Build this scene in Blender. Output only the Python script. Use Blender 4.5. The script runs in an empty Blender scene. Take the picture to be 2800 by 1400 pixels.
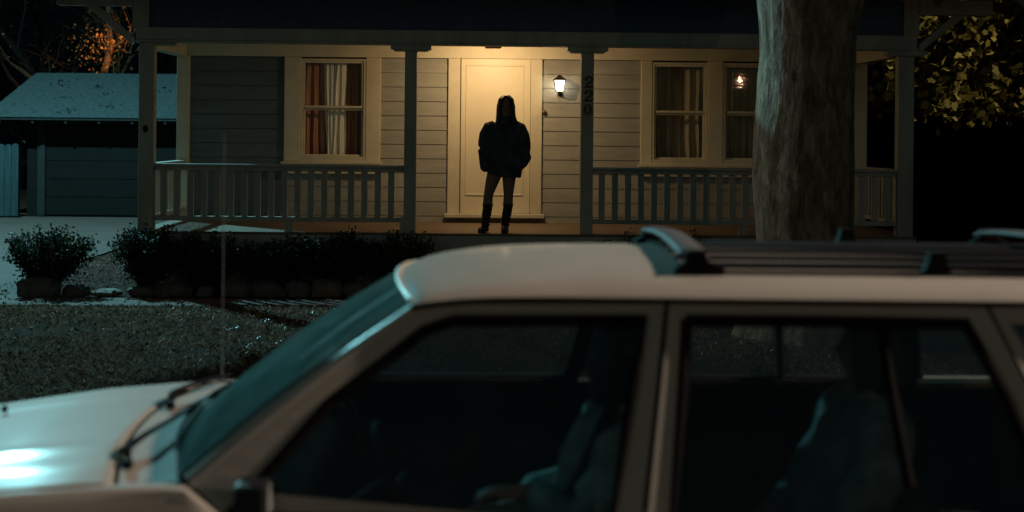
import bpy, bmesh, math, random
import numpy as np
from mathutils import Vector, Matrix, noise as mnoise

random.seed(7)
RNG = np.random.default_rng(11)
SC = bpy.context.scene
COL = SC.collection
R = math.radians

# ------------------------------------------------------------------ materials
def nodes_of(name):
    m = bpy.data.materials.new(name)
    m.use_nodes = True
    nt = m.node_tree
    b = nt.nodes['Principled BSDF']
    return m, nt, b

def mat(name, col, rough=.6, var=.25, scale=6., bump=0., bscale=40., spec=.5, metal=0., coat=0., stretch=(1, 1, 1), dark=None):
    """plain painted / natural surface: colour broken up by two noises, bump from a third"""
    m, nt, b = nodes_of(name)
    N, L = nt.nodes, nt.links
    tc = N.new('ShaderNodeTexCoord')
    mp = N.new('ShaderNodeMapping'); mp.inputs['Scale'].default_value = stretch
    L.new(tc.outputs['Object'], mp.inputs['Vector'])
    n1 = N.new('ShaderNodeTexNoise'); n1.inputs['Scale'].default_value = scale; n1.inputs['Detail'].default_value = 6
    n1.inputs['Roughness'].default_value = .65
    L.new(mp.outputs[0], n1.inputs['Vector'])
    rp = N.new('ShaderNodeValToRGB')
    c0 = dark if dark else tuple(c * (1 - var) for c in col)
    c1 = tuple(min(1, c * (1 + var * .6)) for c in col)
    rp.color_ramp.elements[0].position = .32; rp.color_ramp.elements[1].position = .7
    rp.color_ramp.elements[0].color = (*c0, 1); rp.color_ramp.elements[1].color = (*c1, 1)
    L.new(n1.outputs['Fac'], rp.inputs['Fac'])
    L.new(rp.outputs['Color'], b.inputs['Base Color'])
    b.inputs['Roughness'].default_value = rough
    b.inputs['Specular IOR Level'].default_value = spec
    b.inputs['Metallic'].default_value = metal
    if coat: b.inputs['Coat Weight'].default_value = coat; b.inputs['Coat Roughness'].default_value = .15
    if bump:
        n2 = N.new('ShaderNodeTexNoise'); n2.inputs['Scale'].default_value = bscale; n2.inputs['Detail'].default_value = 8
        L.new(mp.outputs[0], n2.inputs['Vector'])
        bp = N.new('ShaderNodeBump'); bp.inputs['Strength'].default_value = bump; bp.inputs['Distance'].default_value = .02
        L.new(n2.outputs['Fac'], bp.inputs['Height']); L.new(bp.outputs[0], b.inputs['Normal'])
    return m

def glass(name, tint, ior=1.5, refl=1., dust_haze=0., dcol=(.5, .5, .5), wavy=0.):
    """thin pane: tinted see-through mixed with a mirror reflection by Fresnel"""
    m = bpy.data.materials.new(name); m.use_nodes = True
    nt = m.node_tree; N, L = nt.nodes, nt.links
    N.clear()
    o = N.new('ShaderNodeOutputMaterial'); t = N.new('ShaderNodeBsdfTransparent'); g = N.new('ShaderNodeBsdfGlossy')
    # Schlick reflectance from |N.I|, so that both faces of the pane behave alike
    ge = N.new('ShaderNodeNewGeometry'); dt = N.new('ShaderNodeVectorMath'); dt.operation = 'DOT_PRODUCT'
    L.new(ge.outputs['Normal'], dt.inputs[0]); L.new(ge.outputs['Incoming'], dt.inputs[1])
    def mth(op, a, b=None):
        q = N.new('ShaderNodeMath'); q.operation = op; q.use_clamp = op == 'SUBTRACT'
        for i, v in enumerate((a, b)):
            if v is None: continue
            if isinstance(v, (int, float)): q.inputs[i].default_value = v
            else: L.new(v, q.inputs[i])
        return q.outputs[0]
    f0 = ((ior - 1) / (ior + 1)) ** 2
    frv = mth('ADD', mth('MULTIPLY', mth('POWER', mth('SUBTRACT', 1., mth('ABSOLUTE', dt.outputs['Value'])), 5.), 1 - f0), f0)
    mx = N.new('ShaderNodeMixShader')
    t.inputs['Color'].default_value = (*tint, 1); g.inputs['Roughness'].default_value = .015
    g.inputs['Color'].default_value = (refl, refl, refl, 1)
    L.new(frv, mx.inputs['Fac']); L.new(t.outputs[0], mx.inputs[1]); L.new(g.outputs[0], mx.inputs[2])
    if wavy:       # old drawn glass: the mirror image ripples
        tc = N.new('ShaderNodeTexCoord'); mp = N.new('ShaderNodeMapping'); mp.inputs['Scale'].default_value = (7, 7, 16)
        wn = N.new('ShaderNodeTexNoise'); wn.inputs['Scale'].default_value = 1.; wn.inputs['Detail'].default_value = 2
        bp = N.new('ShaderNodeBump'); bp.inputs['Strength'].default_value = 1.; bp.inputs['Distance'].default_value = wavy
        L.new(tc.outputs['Object'], mp.inputs[0]); L.new(mp.outputs[0], wn.inputs['Vector']); L.new(wn.outputs['Fac'], bp.inputs['Height']); L.new(bp.outputs[0], g.inputs['Normal'])
    if dust_haze:       # dusty film catching light from either side; the windscreen's teal is a painted reflection
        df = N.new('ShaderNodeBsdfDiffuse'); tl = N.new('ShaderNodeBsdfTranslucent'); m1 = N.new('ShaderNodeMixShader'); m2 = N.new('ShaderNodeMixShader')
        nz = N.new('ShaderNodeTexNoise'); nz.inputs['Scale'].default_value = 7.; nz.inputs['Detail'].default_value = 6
        mr = N.new('ShaderNodeMapRange'); mr.inputs['To Min'].default_value = dust_haze * .4; mr.inputs['To Max'].default_value = dust_haze * 1.6
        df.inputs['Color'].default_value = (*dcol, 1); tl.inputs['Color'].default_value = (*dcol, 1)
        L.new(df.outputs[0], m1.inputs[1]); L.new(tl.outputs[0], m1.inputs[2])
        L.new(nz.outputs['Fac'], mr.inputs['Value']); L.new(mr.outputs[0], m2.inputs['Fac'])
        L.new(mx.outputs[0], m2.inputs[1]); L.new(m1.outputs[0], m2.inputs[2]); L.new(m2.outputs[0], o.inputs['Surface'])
    else:
        L.new(mx.outputs[0], o.inputs['Surface'])
    return m

def emit(name, col, s):
    m = bpy.data.materials.new(name); m.use_nodes = True
    nt = m.node_tree; N, L = nt.nodes, nt.links
    b = N['Principled BSDF']
    b.inputs['Base Color'].default_value = (.8, .8, .8, 1); b.inputs['Roughness'].default_value = .4
    nz = N.new('ShaderNodeTexNoise'); nz.inputs['Scale'].default_value = 6
    rp = N.new('ShaderNodeValToRGB')
    rp.color_ramp.elements[0].color = (*[c * .8 for c in col], 1); rp.color_ramp.elements[1].color = (*col, 1)
    L.new(nz.outputs['Fac'], rp.inputs[0]); L.new(rp.outputs[0], b.inputs['Emission Color'])
    b.inputs['Emission Strength'].default_value = s
    return m

def leafmat(name, col, var=.6, rough=.45, scale=9., trans=.25, spec=.4):
    m, nt, b = nodes_of(name)
    N, L = nt.nodes, nt.links
    g = N.new('ShaderNodeNewGeometry')
    hs = N.new('ShaderNodeMixRGB')
    hs.inputs[1].default_value = (*[c * (1 - var) for c in col], 1); hs.inputs[2].default_value = (*[min(1, c * (1 + var)) for c in col], 1)
    L.new(g.outputs['Random Per Island'], hs.inputs[0]); L.new(hs.outputs[0], b.inputs['Base Color'])
    b.inputs['Roughness'].default_value = rough; b.inputs['Specular IOR Level'].default_value = spec
    if trans:
        t = N.new('ShaderNodeBsdfTranslucent'); mx = N.new('ShaderNodeMixShader'); mx.inputs[0].default_value = trans
        L.new(hs.outputs[0], t.inputs[0]); L.new(b.outputs[0], mx.inputs[1]); L.new(t.outputs[0], mx.inputs[2])
        L.new(mx.outputs[0], N['Material Output'].inputs['Surface'])
    return m

M = {}
M['trim'] = mat('cream_trim_paint', (.60, .56, .44), .55, .12, 3., .08, 60, spec=.3)
M['post'] = mat('grey_post_paint', (.38, .38, .34), .6, .22, 4., .12, 50, spec=.3, stretch=(1, 1, .3))
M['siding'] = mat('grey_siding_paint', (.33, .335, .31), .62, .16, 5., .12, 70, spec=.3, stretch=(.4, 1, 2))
M['siding_dark'] = mat('dark_blue_grey_siding', (.105, .135, .15), .62, .2, 5., .12, 70, spec=.3, stretch=(.4, 1, 2))
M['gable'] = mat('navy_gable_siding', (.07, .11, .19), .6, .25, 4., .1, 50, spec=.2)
M['door'] = mat('cream_door_paint', (.68, .63, .49), .45, .06, 3., .04, 80, spec=.35)
M['deck'] = mat('brown_deck_boards', (.17, .12, .085), .5, .3, 7., .15, 60, stretch=(.15, 2, 1))
M['shingle'] = mat('grey_roof_shingle', (.06, .06, .06), .85, .4, 8., .4, 60)
M['garage_roof'] = mat('pale_garage_shingle', (.034, .042, .043), .9, .28, 14., .45, 70, spec=.08)
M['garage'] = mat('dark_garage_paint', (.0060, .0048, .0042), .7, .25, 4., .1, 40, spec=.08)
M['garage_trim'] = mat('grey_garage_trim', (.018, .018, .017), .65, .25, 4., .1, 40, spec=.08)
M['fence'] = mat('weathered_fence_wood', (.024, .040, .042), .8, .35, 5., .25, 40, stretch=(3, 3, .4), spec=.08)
M['dark'] = mat('dark_interior', (.006, .007, .008), .9, .2)
M['lan_metal'] = mat('bronze_lantern_metal', (.03, .022, .018), .45, .3, 12., metal=.3)
M['brass'] = mat('brown_fixture_metal', (.14, .07, .035), .5, .2, 10.)
M['digits'] = mat('black_number_metal', (.006, .006, .007), .4, .2)
M['red'] = mat('rust_red_curtain', (.50, .255, .185), .9, .3, 10., .1, 200, spec=.1, stretch=(3, 3, .3))
M['sheer'] = mat('white_curtain', (.86, .85, .80), .9, .1, 10., .1, 200, spec=.1, stretch=(3, 3, .3))
M['beige'] = mat('faded_beige_curtain', (.46, .40, .31), .9, .3, 8., .1, 200, spec=.1, stretch=(3, 3, .3))
M['pane'] = glass('window_pane', (.9, .9, .88), 1.5, wavy=.00022)
M['paint'] = mat('cream_car_paint', (.46, .45, .405), .55, .09, 2.5, .012, 300, spec=.03, coat=.22)
M['pillar'] = mat('cream_pillar_paint', (.56, .55, .50), .36, .06, 2.5, .012, 300, spec=.5)
M['rubber'] = mat('black_rubber', (.008, .008, .009), .75, .2, spec=.12)
M['black'] = mat('black_car_plastic', (.009, .009, .010), .7, .2, spec=.15)
M['steel'] = mat('grey_steel', (.35, .36, .37), .35, .15, 10., metal=.8)
M['bar'] = mat('grey_rack_bar', (.15, .155, .16), .55, .2, 10., metal=.2, spec=.25)
M['carglass'] = glass('car_glass', (.80, .88, .86), 1.5, dust_haze=.035)
M['screen'] = glass('windscreen_glass', (.25, .35, .36), 1.5, dust_haze=.58, dcol=(.40, .70, .68))  # teal of the film paints the sky's reflection into the windscreen
M['seat'] = mat('grey_seat_cloth', (.05, .062, .064), .9, .35, 14., .2, 120, spec=.15)
M['rear_cloth'] = mat('dark_seat_cloth', (.017, .021, .022), .95, .35, 14., .2, 120, spec=.05)
M['headrest'] = mat('brown_seat_cloth', (.06, .05, .045), .9, .3, 14., spec=.1)
M['lens'] = mat('clear_lamp_lens', (.5, .5, .5), .1, .1)
M['redlens'] = mat('red_lamp_lens', (.3, .02, .015), .15, .1)
M['mirrorcap'] = mat('dark_mirror_shell', (.020, .026, .03), .5, .2, spec=.2)
M['mirror'] = mat('mirror_glass', (.8, .85, .85), .25, .05, metal=.6)
M['soil'] = mat('leafy_soil', (.045, .024, .018), .95, .6, 14., 1., 40, spec=.05)
M['lawn'] = mat('lawn_soil', (.05, .030, .018), .95, .6, 14., 1., 45, spec=.05)
M['path'] = mat('worn_concrete', (.085, .045, .036), .85, .3, 3., .25, 60)
M['drive'] = mat('pale_concrete', (.046, .023, .018), .85, .3, 1.2, .3, 50)
M['asphalt'] = mat('asphalt', (.05, .05, .05), .8, .3, 20., .4, 120)
M['kerb'] = mat('kerb_concrete', (.22, .22, .20), .85, .3, 5., .3, 60)
M['rock'] = mat('grey_garden_stone', (.13, .12, .105), .85, .45, 6., .5, 25)
M['rock2'] = mat('tan_garden_stone', (.19, .14, .10), .85, .4, 6., .5, 25)
M['bushleaf'] = leafmat('dark_shrub_leaf', (.024, .034, .018), .6, .6, spec=.12)
M['twig'] = mat('shrub_stem', (.05, .038, .03), .9, .3, 20.)
M['grass'] = leafmat('dry_grass_blade', (.25, .15, .098), .9, .30, trans=.35, spec=.9)
M['fallen'] = leafmat('fallen_dry_leaf', (.13, .06, .036), .6, .75, trans=.1, spec=.15)
M['maple'] = leafmat('broad_yellow_leaf', (.13, .12, .05), .7, .6, trans=.3)
M['olimb'] = mat('red_brown_bark', (.055, .027, .013), .95, .35, 8., .3, 30, spec=.04)
M['oleaf'] = leafmat('orange_dry_leaf', (.13, .058, .018), .6, .7, trans=.3, spec=.1)
M['woodleaf'] = leafmat('dark_far_leaf', (.004, .0045, .0045), .5, .9, trans=0., spec=.05)
M['woodcore'] = mat('dark_far_mass', (.002, .0025, .003), 1., .3, spec=0.)
M['limb'] = mat('brown_branch_bark', (.010, .0075, .006), .95, .35, 8., .3, 30, spec=.04)
M['skin'] = mat('skin', (.22, .14, .10), .55, .08, 8., spec=.3)
M['hair'] = mat('dark_brown_hair', (.014, .009, .007), .45, .5, 30., .3, 120, stretch=(4, 4, .3))
M['jacket'] = mat('dark_navy_denim', (.055, .068, .095), .85, .65, 9., .5, 60, spec=.15)
M['boot'] = mat('black_boot_leather', (.007, .007, .008), .5, .3, 20., .2, 60)
M['lips'] = mat('lips', (.25, .09, .08), .5, .05)
M['eye'] = mat('dark_eye', (.01, .008, .007), .25, .05)

def bark():
    m, nt, b = nodes_of('flaking_bark')
    N, L = nt.nodes, nt.links
    tc = N.new('ShaderNodeTexCoord'); mp = N.new('ShaderNodeMapping'); mp.inputs['Scale'].default_value = (1.3, 1.3, .5)
    L.new(tc.outputs['Object'], mp.inputs[0])
    n1 = N.new('ShaderNodeTexNoise'); n1.inputs['Scale'].default_value = 7.; n1.inputs['Detail'].default_value = 9; n1.inputs['Roughness'].default_value = .62
    n1.inputs['Distortion'].default_value = .6
    L.new(mp.outputs[0], n1.inputs['Vector'])
    rp = N.new('ShaderNodeValToRGB'); cr = rp.color_ramp
    cr.elements[0].position = .36; cr.elements[0].color = (.115, .07, .042, 1)
    cr.elements[1].position = .72; cr.elements[1].color = (.38, .30, .225, 1)
    e = cr.elements.new(.52); e.color = (.21, .155, .11, 1)
    vo = N.new('ShaderNodeTexVoronoi'); vo.feature = 'DISTANCE_TO_EDGE'; vo.inputs['Scale'].default_value = 6.
    wp = N.new('ShaderNodeMixRGB'); wp.blend_type = 'ADD'; wp.inputs[0].default_value = .25
    L.new(mp.outputs[0], wp.inputs[1]); L.new(n1.outputs['Color'], wp.inputs[2]); L.new(wp.outputs[0], vo.inputs['Vector'])
    ck = N.new('ShaderNodeMapRange'); ck.inputs['From Max'].default_value = .06; ck.inputs['To Min'].default_value = .78; L.new(vo.outputs['Distance'], ck.inputs['Value'])
    ml = N.new('ShaderNodeMixRGB'); ml.blend_type = 'MULTIPLY'; ml.inputs[0].default_value = 1.
    L.new(n1.outputs['Fac'], rp.inputs[0]); L.new(rp.outputs[0], ml.inputs[1]); L.new(ck.outputs[0], ml.inputs[2]); L.new(ml.outputs[0], b.inputs['Base Color'])
    b.inputs['Roughness'].default_value = .8; b.inputs['Specular IOR Level'].default_value = .25
    bp = N.new('ShaderNodeBump'); bp.inputs['Strength'].default_value = .6; bp.inputs['Distance'].default_value = .035
    n3 = N.new('ShaderNodeTexNoise'); n3.inputs['Scale'].default_value = 16.; n3.inputs['Detail'].default_value = 8
    L.new(mp.outputs[0], n3.inputs['Vector'])
    ad = N.new('ShaderNodeMath'); ad.operation = 'ADD'
    L.new(n1.outputs['Fac'], ad.inputs[0]); L.new(n3.outputs['Fac'], ad.inputs[1])
    a2 = N.new('ShaderNodeMath'); a2.operation = 'ADD'; L.new(ad.outputs[0], a2.inputs[0]); L.new(ck.outputs[0], a2.inputs[1])
    L.new(a2.outputs[0], bp.inputs['Height']); L.new(bp.outputs[0], b.inputs['Normal'])
    return m
M['bark'] = bark()

# ------------------------------------------------------------------ mesh helpers
class MB:
    def __init__(self): self.v = []; self.f = []
    def add(self, vs, fs):
        o = len(self.v); self.v += [tuple(p) for p in vs]; self.f += [tuple(i + o for i in f) for f in fs]
        return self
    def box(self, x0, x1, y0, y1, z0, z1):
        return self.add([(x0, y0, z0), (x1, y0, z0), (x1, y1, z0), (x0, y1, z0), (x0, y0, z1), (x1, y0, z1), (x1, y1, z1), (x0, y1, z1)],
                        [(0, 3, 2, 1), (4, 5, 6, 7), (0, 1, 5, 4), (1, 2, 6, 5), (2, 3, 7, 6), (3, 0, 4, 7)])
    def hexa(self, p):   # 8 points, bottom ring then top ring
        return self.add(p, [(0, 3, 2, 1), (4, 5, 6, 7), (0, 1, 5, 4), (1, 2, 6, 5), (2, 3, 7, 6), (3, 0, 4, 7)])
    def tube(self, path, rad, n=8, cap=True, flat=None):
        P = [Vector(p) for p in path]
        if not isinstance(rad, (list, tuple)): rad = [rad] * len(P)
        up = Vector((0, 0, 1)); prev = None; rings = []
        for i, p in enumerate(P):
            d = (P[min(i + 1, len(P) - 1)] - P[max(i - 1, 0)]).normalized()
            if prev is None:
                a = Vector((0, 1, 0)) if abs(d.y) < .9 else Vector((1, 0, 0))
                u = (a - d * a.dot(d)).normalized()
            else:
                u = (prev - d * prev.dot(d)).normalized()
            prev = u; w = d.cross(u)
            r = rad[i]; ru, rw = r if isinstance(r, (tuple, list)) else (r, r)
            rings.append([p + u * (math.cos(t) * ru) + w * (math.sin(t) * rw) for t in [2 * math.pi * k / n for k in range(n)]])
        self.loft(rings, cap)
        return self
    def loft(self, rings, cap=True, closed=True):
        n = len(rings[0]); vs = [p for r in rings for p in r]; fs = []
        for i in range(len(rings) - 1):
            for k in range(n if closed else n - 1):
                a, b = i * n + k, i * n + (k + 1) % n
                fs.append((a, b, b + n, a + n))
        if cap and closed:
            fs.append(tuple(range(n - 1, -1, -1))); fs.append(tuple((len(rings) - 1) * n + k for k in range(n)))
        return self.add(vs, fs)
    def grid(self, fn, nu, nv):
        vs = [fn(i / (nu - 1), j / (nv - 1)) for i in range(nu) for j in range(nv)]
        fs = [(i * nv + j, i * nv + j + 1, (i + 1) * nv + j + 1, (i + 1) * nv + j) for i in range(nu - 1) for j in range(nv - 1)]
        return self.add(vs, fs)
    def ell(self, c, r, nu=12, nv=8):
        rings = []
        for i in range(1, nv):
            t = math.pi * i / nv
            rings.append([(c[0] + r[0] * math.sin(t) * math.cos(a), c[1] + r[1] * math.sin(t) * math.sin(a), c[2] - r[2] * math.cos(t))
                          for a in [2 * math.pi * k / nu for k in range(nu)]])
        return self.loft(rings)
    def prism_y(self, poly, y0, y1):   # polygon in x,z extruded along y
        n = len(poly)
        vs = [(x, y0, z) for x, z in poly] + [(x, y1, z) for x, z in poly]
        fs = [tuple(range(n)), tuple(range(2 * n - 1, n - 1, -1))] + [(k, k + n, (k + 1) % n + n, (k + 1) % n) for k in range(n)]
        return self.add(vs, fs)
    def prism_x(self, poly, x0, x1):   # polygon in y,z extruded along x
        n = len(poly)
        vs = [(x0, y, z) for y, z in poly] + [(x1, y, z) for y, z in poly]
        fs = [tuple(range(n)), tuple(range(2 * n - 1, n - 1, -1))] + [(k, k + n, (k + 1) % n + n, (k + 1) % n) for k in range(n)]
        return self.add(vs, fs)
    def build(self, name, m, parent=None, smooth=False, bevel=0., solid=0., sub=0, remesh=0., seg=2, relax=0):
        me = bpy.data.meshes.new(name)
        me.from_pydata(self.v, [], self.f); me.update()
        bm = bmesh.new(); bm.from_mesh(me)
        bmesh.ops.recalc_face_normals(bm, faces=bm.faces); bm.to_mesh(me); bm.free()
        o = bpy.data.objects.new(name, me); COL.objects.link(o)
        me.materials.append(m)
        if parent is not None: o.parent = parent
        if remesh:
            md = o.modifiers.new('fuse', 'REMESH'); md.mode = 'VOXEL'; md.voxel_size = remesh; md.use_smooth_shade = True
            if relax:
                s = o.modifiers.new('relax', 'SMOOTH'); s.factor = .5; s.iterations = relax
        if solid:
            md = o.modifiers.new('thick', 'SOLIDIFY'); md.thickness = solid; md.offset = 0
        if bevel:
            md = o.modifiers.new('bevel', 'BEVEL'); md.width = bevel; md.segments = seg; md.limit_method = 'ANGLE'; md.angle_limit = R(35)
        if sub:
            md = o.modifiers.new('sub', 'SUBSURF'); md.levels = sub; md.render_levels = sub
        if smooth:
            for p in me.polygons: p.use_smooth = True
        return o

def tag(o, label, cat, group=None, kind=None):
    if label: o['label'] = label
    if cat: o['category'] = cat
    if group: o['group'] = group
    if kind: o['kind'] = kind
    return o
def structure(o): o['kind'] = 'structure'; return o
def thing(name, loc, label, cat, group=None):
    o = bpy.data.objects.new(name, None); COL.objects.link(o); o.location = loc; o.empty_display_size = .3
    return tag(o, label, cat, group)
def rel(o, root):
    """part meshes are modelled in world metres: keep them there under a root that stands elsewhere"""
    o.parent = root; o.matrix_parent_inverse = Matrix.Translation(-root.location)
    return o

def cards(name, m, cen, size, shape='diamond', parent=None, up=0., asp=.55, seed=0):
    """many small leaf-sized faces, one mesh; cen (n,3), size (n,)"""
    rng = np.random.default_rng(seed)
    n = len(cen); cen = np.asarray(cen, float); size = np.asarray(size, float)[:, None]
    a = rng.normal(size=(n, 3)); a[:, 2] += up; a /= np.linalg.norm(a, axis=1)[:, None]
    b = rng.normal(size=(n, 3)); b -= a * (a * b).sum(1)[:, None]; b /= np.linalg.norm(b, axis=1)[:, None]
    c = np.cross(a, b)
    if shape == 'diamond':
        pts = [(-.5, 0, 0), (0, -asp / 2, .06), (.5, 0, 0), (0, asp / 2, .06)]
    elif shape == 'lobed':
        out = []
        for k in range(15):
            t = -math.pi / 2 + 2 * math.pi * k / 15
            r = (.5 if k % 3 == 0 else .36) * (1.12 if k < 3 or k > 12 else .95)
            out.append((r * math.cos(t), r * math.sin(t), .10 * (math.cos(2 * t)) * r))
        pts = out
    k = len(pts)
    V = np.concatenate([cen + size * (p[0] * b + p[1] * c + p[2] * a) for p in pts], axis=1).reshape(-1, 3)
    me = bpy.data.meshes.new(name)
    me.vertices.add(n * k); me.vertices.foreach_set('co', V.ravel())
    me.loops.add(n * k); me.loops.foreach_set('vertex_index', np.arange(n * k))
    me.polygons.add(n); me.polygons.foreach_set('loop_start', np.arange(n) * k); me.polygons.foreach_set('loop_total', np.full(n, k))
    me.update(); me.validate(); me.materials.append(m)
    o = bpy.data.objects.new(name, me); COL.objects.link(o)
    if parent is not None: o.parent = parent
    return o

# ------------------------------------------------------------------ ground
def sheet(name, x0, x1, y0, y1, z, m, nx=2, ny=2, amp=0.):
    def fn(u, v):
        x, y = x0 + (x1 - x0) * u, y0 + (y1 - y0) * v
        return (x, y, z + (amp * mnoise.noise((x * .7, y * .7, 0)) if amp else 0))
    return structure(MB().grid(fn, nx, ny).build(name, m, smooth=amp > 0))
sheet('ground', -400, 400, 5.8, 600, -.02, M['soil'])
sheet('road', -400, 400, -200, 5.6, -.13, M['asphalt'])
structure(MB().box(-60, 60, 5.6, 5.78, -.3, .004).build('kerb', M['kerb'], bevel=.03))
sheet('lawn', -16, 12, 5.79, 14.92, 0., M['lawn'], 57, 19, .02)
sheet('path', -16, 6, 14.9, 15.6, .012, M['path'])
def drv(u, v):
    y = 15.6 + 15.5 * v
    xr = -5.0 - .55 * math.sin(min(1, (y - 15.6) / 4.) * math.pi / 2) + .08 * mnoise.noise((0, y * 1.3, 0))
    return (-17 + (xr + 17) * u, y, .006)
structure(MB().grid(drv, 2, 40).build('driveway', M['drive']))

def blades(name, n, x0, x1, y0, y1, hmin, hmax, w, m, seed, keep=None):
    rng = np.random.default_rng(seed)
    x = rng.uniform(x0, x1, n); y = rng.uniform(y0, y1, n)
    if keep is not None:
        k = keep(x, y, rng); x, y = x[k], y[k]; n = len(x)
    h = rng.uniform(hmin, hmax, n); a = rng.uniform(0, 2 * np.pi, n); lean = rng.uniform(.3, 2.2, n) * h; b = rng.uniform(0, 2 * np.pi, n)
    ww = w * rng.uniform(.6, 1.5, n)
    base = np.stack([x, y, np.full(n, -.005)], 1)
    side = np.stack([np.cos(a), np.sin(a), np.zeros(n)], 1) * ww[:, None]
    mid = base + np.stack([np.cos(b) * lean * .35, np.sin(b) * lean * .35, h * .7], 1)
    tip = base + np.stack([np.cos(b) * lean, np.sin(b) * lean, h], 1)
    V = np.stack([base - side, base + side, mid + side * .8, tip, mid - side * .8], 1).reshape(-1, 3)
    me = bpy.data.meshes.new(name); k = 5
    me.vertices.add(n * k); me.vertices.foreach_set('co', V.ravel())
    me.loops.add(n * k); me.loops.foreach_set('vertex_index', np.arange(n * k))
    me.polygons.add(n); me.polygons.foreach_set('loop_start', np.arange(n) * k); me.polygons.foreach_set('loop_total', np.full(n, k))
    me.update(); me.validate(); me.materials.append(m)
    o = bpy.data.objects.new(name, me); COL.objects.link(o); return o
def patchy(x, y, rng):
    d = np.array([mnoise.noise((a * 1.1, b * 1.1, 3.)) + .6 * mnoise.noise((a * 4., b * 4., 8.)) for a, b in zip(x, y)])
    return rng.uniform(-.95, .40, len(x)) < d
g = blades('grass', 330000, -7.5, 3.8, 6.0, 14.95, .018, .045, .0027, M['grass'], 3, patchy)
tag(g, 'short dry patchy grass of the front lawn glinting in the street light', 'grass', kind='stuff')
n = 3600
lx, ly = RNG.uniform(-7.5, 4, n), RNG.uniform(6, 15.0, n)
pts = np.stack([lx, ly, RNG.uniform(.03, .06, n)], 1)
n2 = 2600
p2 = np.stack([RNG.uniform(-5.6, -3.2, n2), RNG.uniform(15.7, 20.5, n2), RNG.uniform(0., .03, n2)], 1)
n3 = 700
p3 = np.stack([RNG.uniform(-6, 3, n3), RNG.uniform(14.85, 16.3, n3), RNG.uniform(.014, .03, n3)], 1)
pts = np.concatenate([pts, p2, p3])
fl = cards('fallen_leaves', M['fallen'], pts, RNG.uniform(.018, .05, len(pts)), up=1.6, asp=.6, seed=5)
tag(fl, 'dry brown leaves fallen over the lawn, path and shrub bed', 'fallen leaves', kind='stuff')

# ------------------------------------------------------------------ the house
FY, WY, FZ = 16.5, 18.5, .685
house = thing('house', (0, 17, 0), 'wooden bungalow with lit cream front door, deep porch and number 220 on a post', 'house')
def H(mb, name, m, parent=None, **k):
    o = mb.build(name, m, **k)
    return rel(o, house)
def HP(mb, name, m, parent, **k):      # sub-part: the parent already carries the shift to the house base
    o = mb.build(name, m, **k); o.parent = parent
    return o

# lap siding of the porch wall
def laps(x0, x1, z0, z1, y, pitch=.186, top=2.615):
    mb = MB(); k = 0
    zt = top + 3 * pitch
    while zt > z0:
        zb = zt - pitch
        a, b = min(zt, z1), max(zb, z0)
        if b < a - .004:
            ya = y - .004 + .005 * (a - zb) / pitch; yb = y - .004 + .005 * (b - zb) / pitch
            g = min(b + .011, a)
            for (za_, y0_), (zb_, y1_) in (((a, ya), (g, yb)), ((g, yb), (g, yb + .016)), ((g, yb + .016), (b, yb + .016)), ((b, yb + .016), (b, y - .004 + .005))):
                mb.add([(x0, y0_, za_), (x1, y0_, za_), (x1, y1_, zb_), (x0, y1_, zb_)], [(0, 1, 2, 3)])
            for xx in (x0, x1): mb.add([(xx, ya, a), (xx, yb, g), (xx, yb + .03, g), (xx, ya + .03, a)], [(0, 1, 2, 3)])
        zt = zb
    return mb
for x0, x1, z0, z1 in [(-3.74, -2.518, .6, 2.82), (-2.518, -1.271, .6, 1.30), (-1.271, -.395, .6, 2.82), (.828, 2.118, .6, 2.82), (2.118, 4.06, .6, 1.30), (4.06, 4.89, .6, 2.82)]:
    H(laps(x0, x1, z0, z1, WY), 'wall', M['siding_dark' if x0 < -3 else 'siding'])  # leftmost panel in a darker, bluer tone than the other panels
for b in ((-3.75, -3.70, 18.56, 27, 0, 3.3), (5.0, 5.05, 18.56, 27, 0, 3.3), (-3.699, 4.999, 26.9, 27, 0, 3.3)):
    H(MB().box(*b), 'wall', M['siding'])
H(MB().box(-3.6, 4.9, 19.6, 19.7, .3, 3.2).box(-3.6, 4.9, 18.7, 19.6, .45, .5), 'inner_wall', M['dark'])
for b in ((-3.893, -3.738), (4.89, 5.072)):
    H(MB().box(*b, 18.40, 18.56, .3, 2.815), 'corner_board', M['trim'], bevel=.006)
H(MB().box(-3.9, 5.08, 18.45, 18.56, 2.815, 3.055), 'frieze', M['trim'], bevel=.006)
H(MB().box(-3.92, 5.1, 16.52, 18.6, 3.06, 3.09), 'porch_ceiling', M['trim'])
# deck: separate boards with gaps
dk = MB(); y = 16.42
while y < 18.46:
    dk.box(-3.96, 5.12, y, y + .094, FZ - .03, FZ); y += .1
H(dk, 'porch_floor', M['deck'], bevel=.004, seg=1)
H(MB().box(-3.95, 5.11, 16.42, 16.46, FZ - .22, FZ - .031).box(-3.94, 5.1, 16.62, 16.66, 0, FZ - .22).box(-3.94, -3.9, 16.66, 18.4, 0, FZ - .031).box(5.06, 5.1, 16.66, 18.4, 0, FZ - .031), 'porch_skirt', M['post'], bevel=.006)
# beam
H(MB().box(-3.95, 5.105, 16.42, 16.58, 2.885, 3.03).box(-3.97, 5.12, 16.40, 16.60, 2.858, 2.884), 'porch_beam', M['post'], bevel=.008)
H(MB().box(-3.91, -3.77, 16.61, 18.43, 2.80, 3.05), 'side_beam', M['trim'], bevel=.008)
H(MB().box(4.93, 5.07, 16.61, 18.43, 2.80, 3.05), 'side_beam', M['trim'], bevel=.008)
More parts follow.
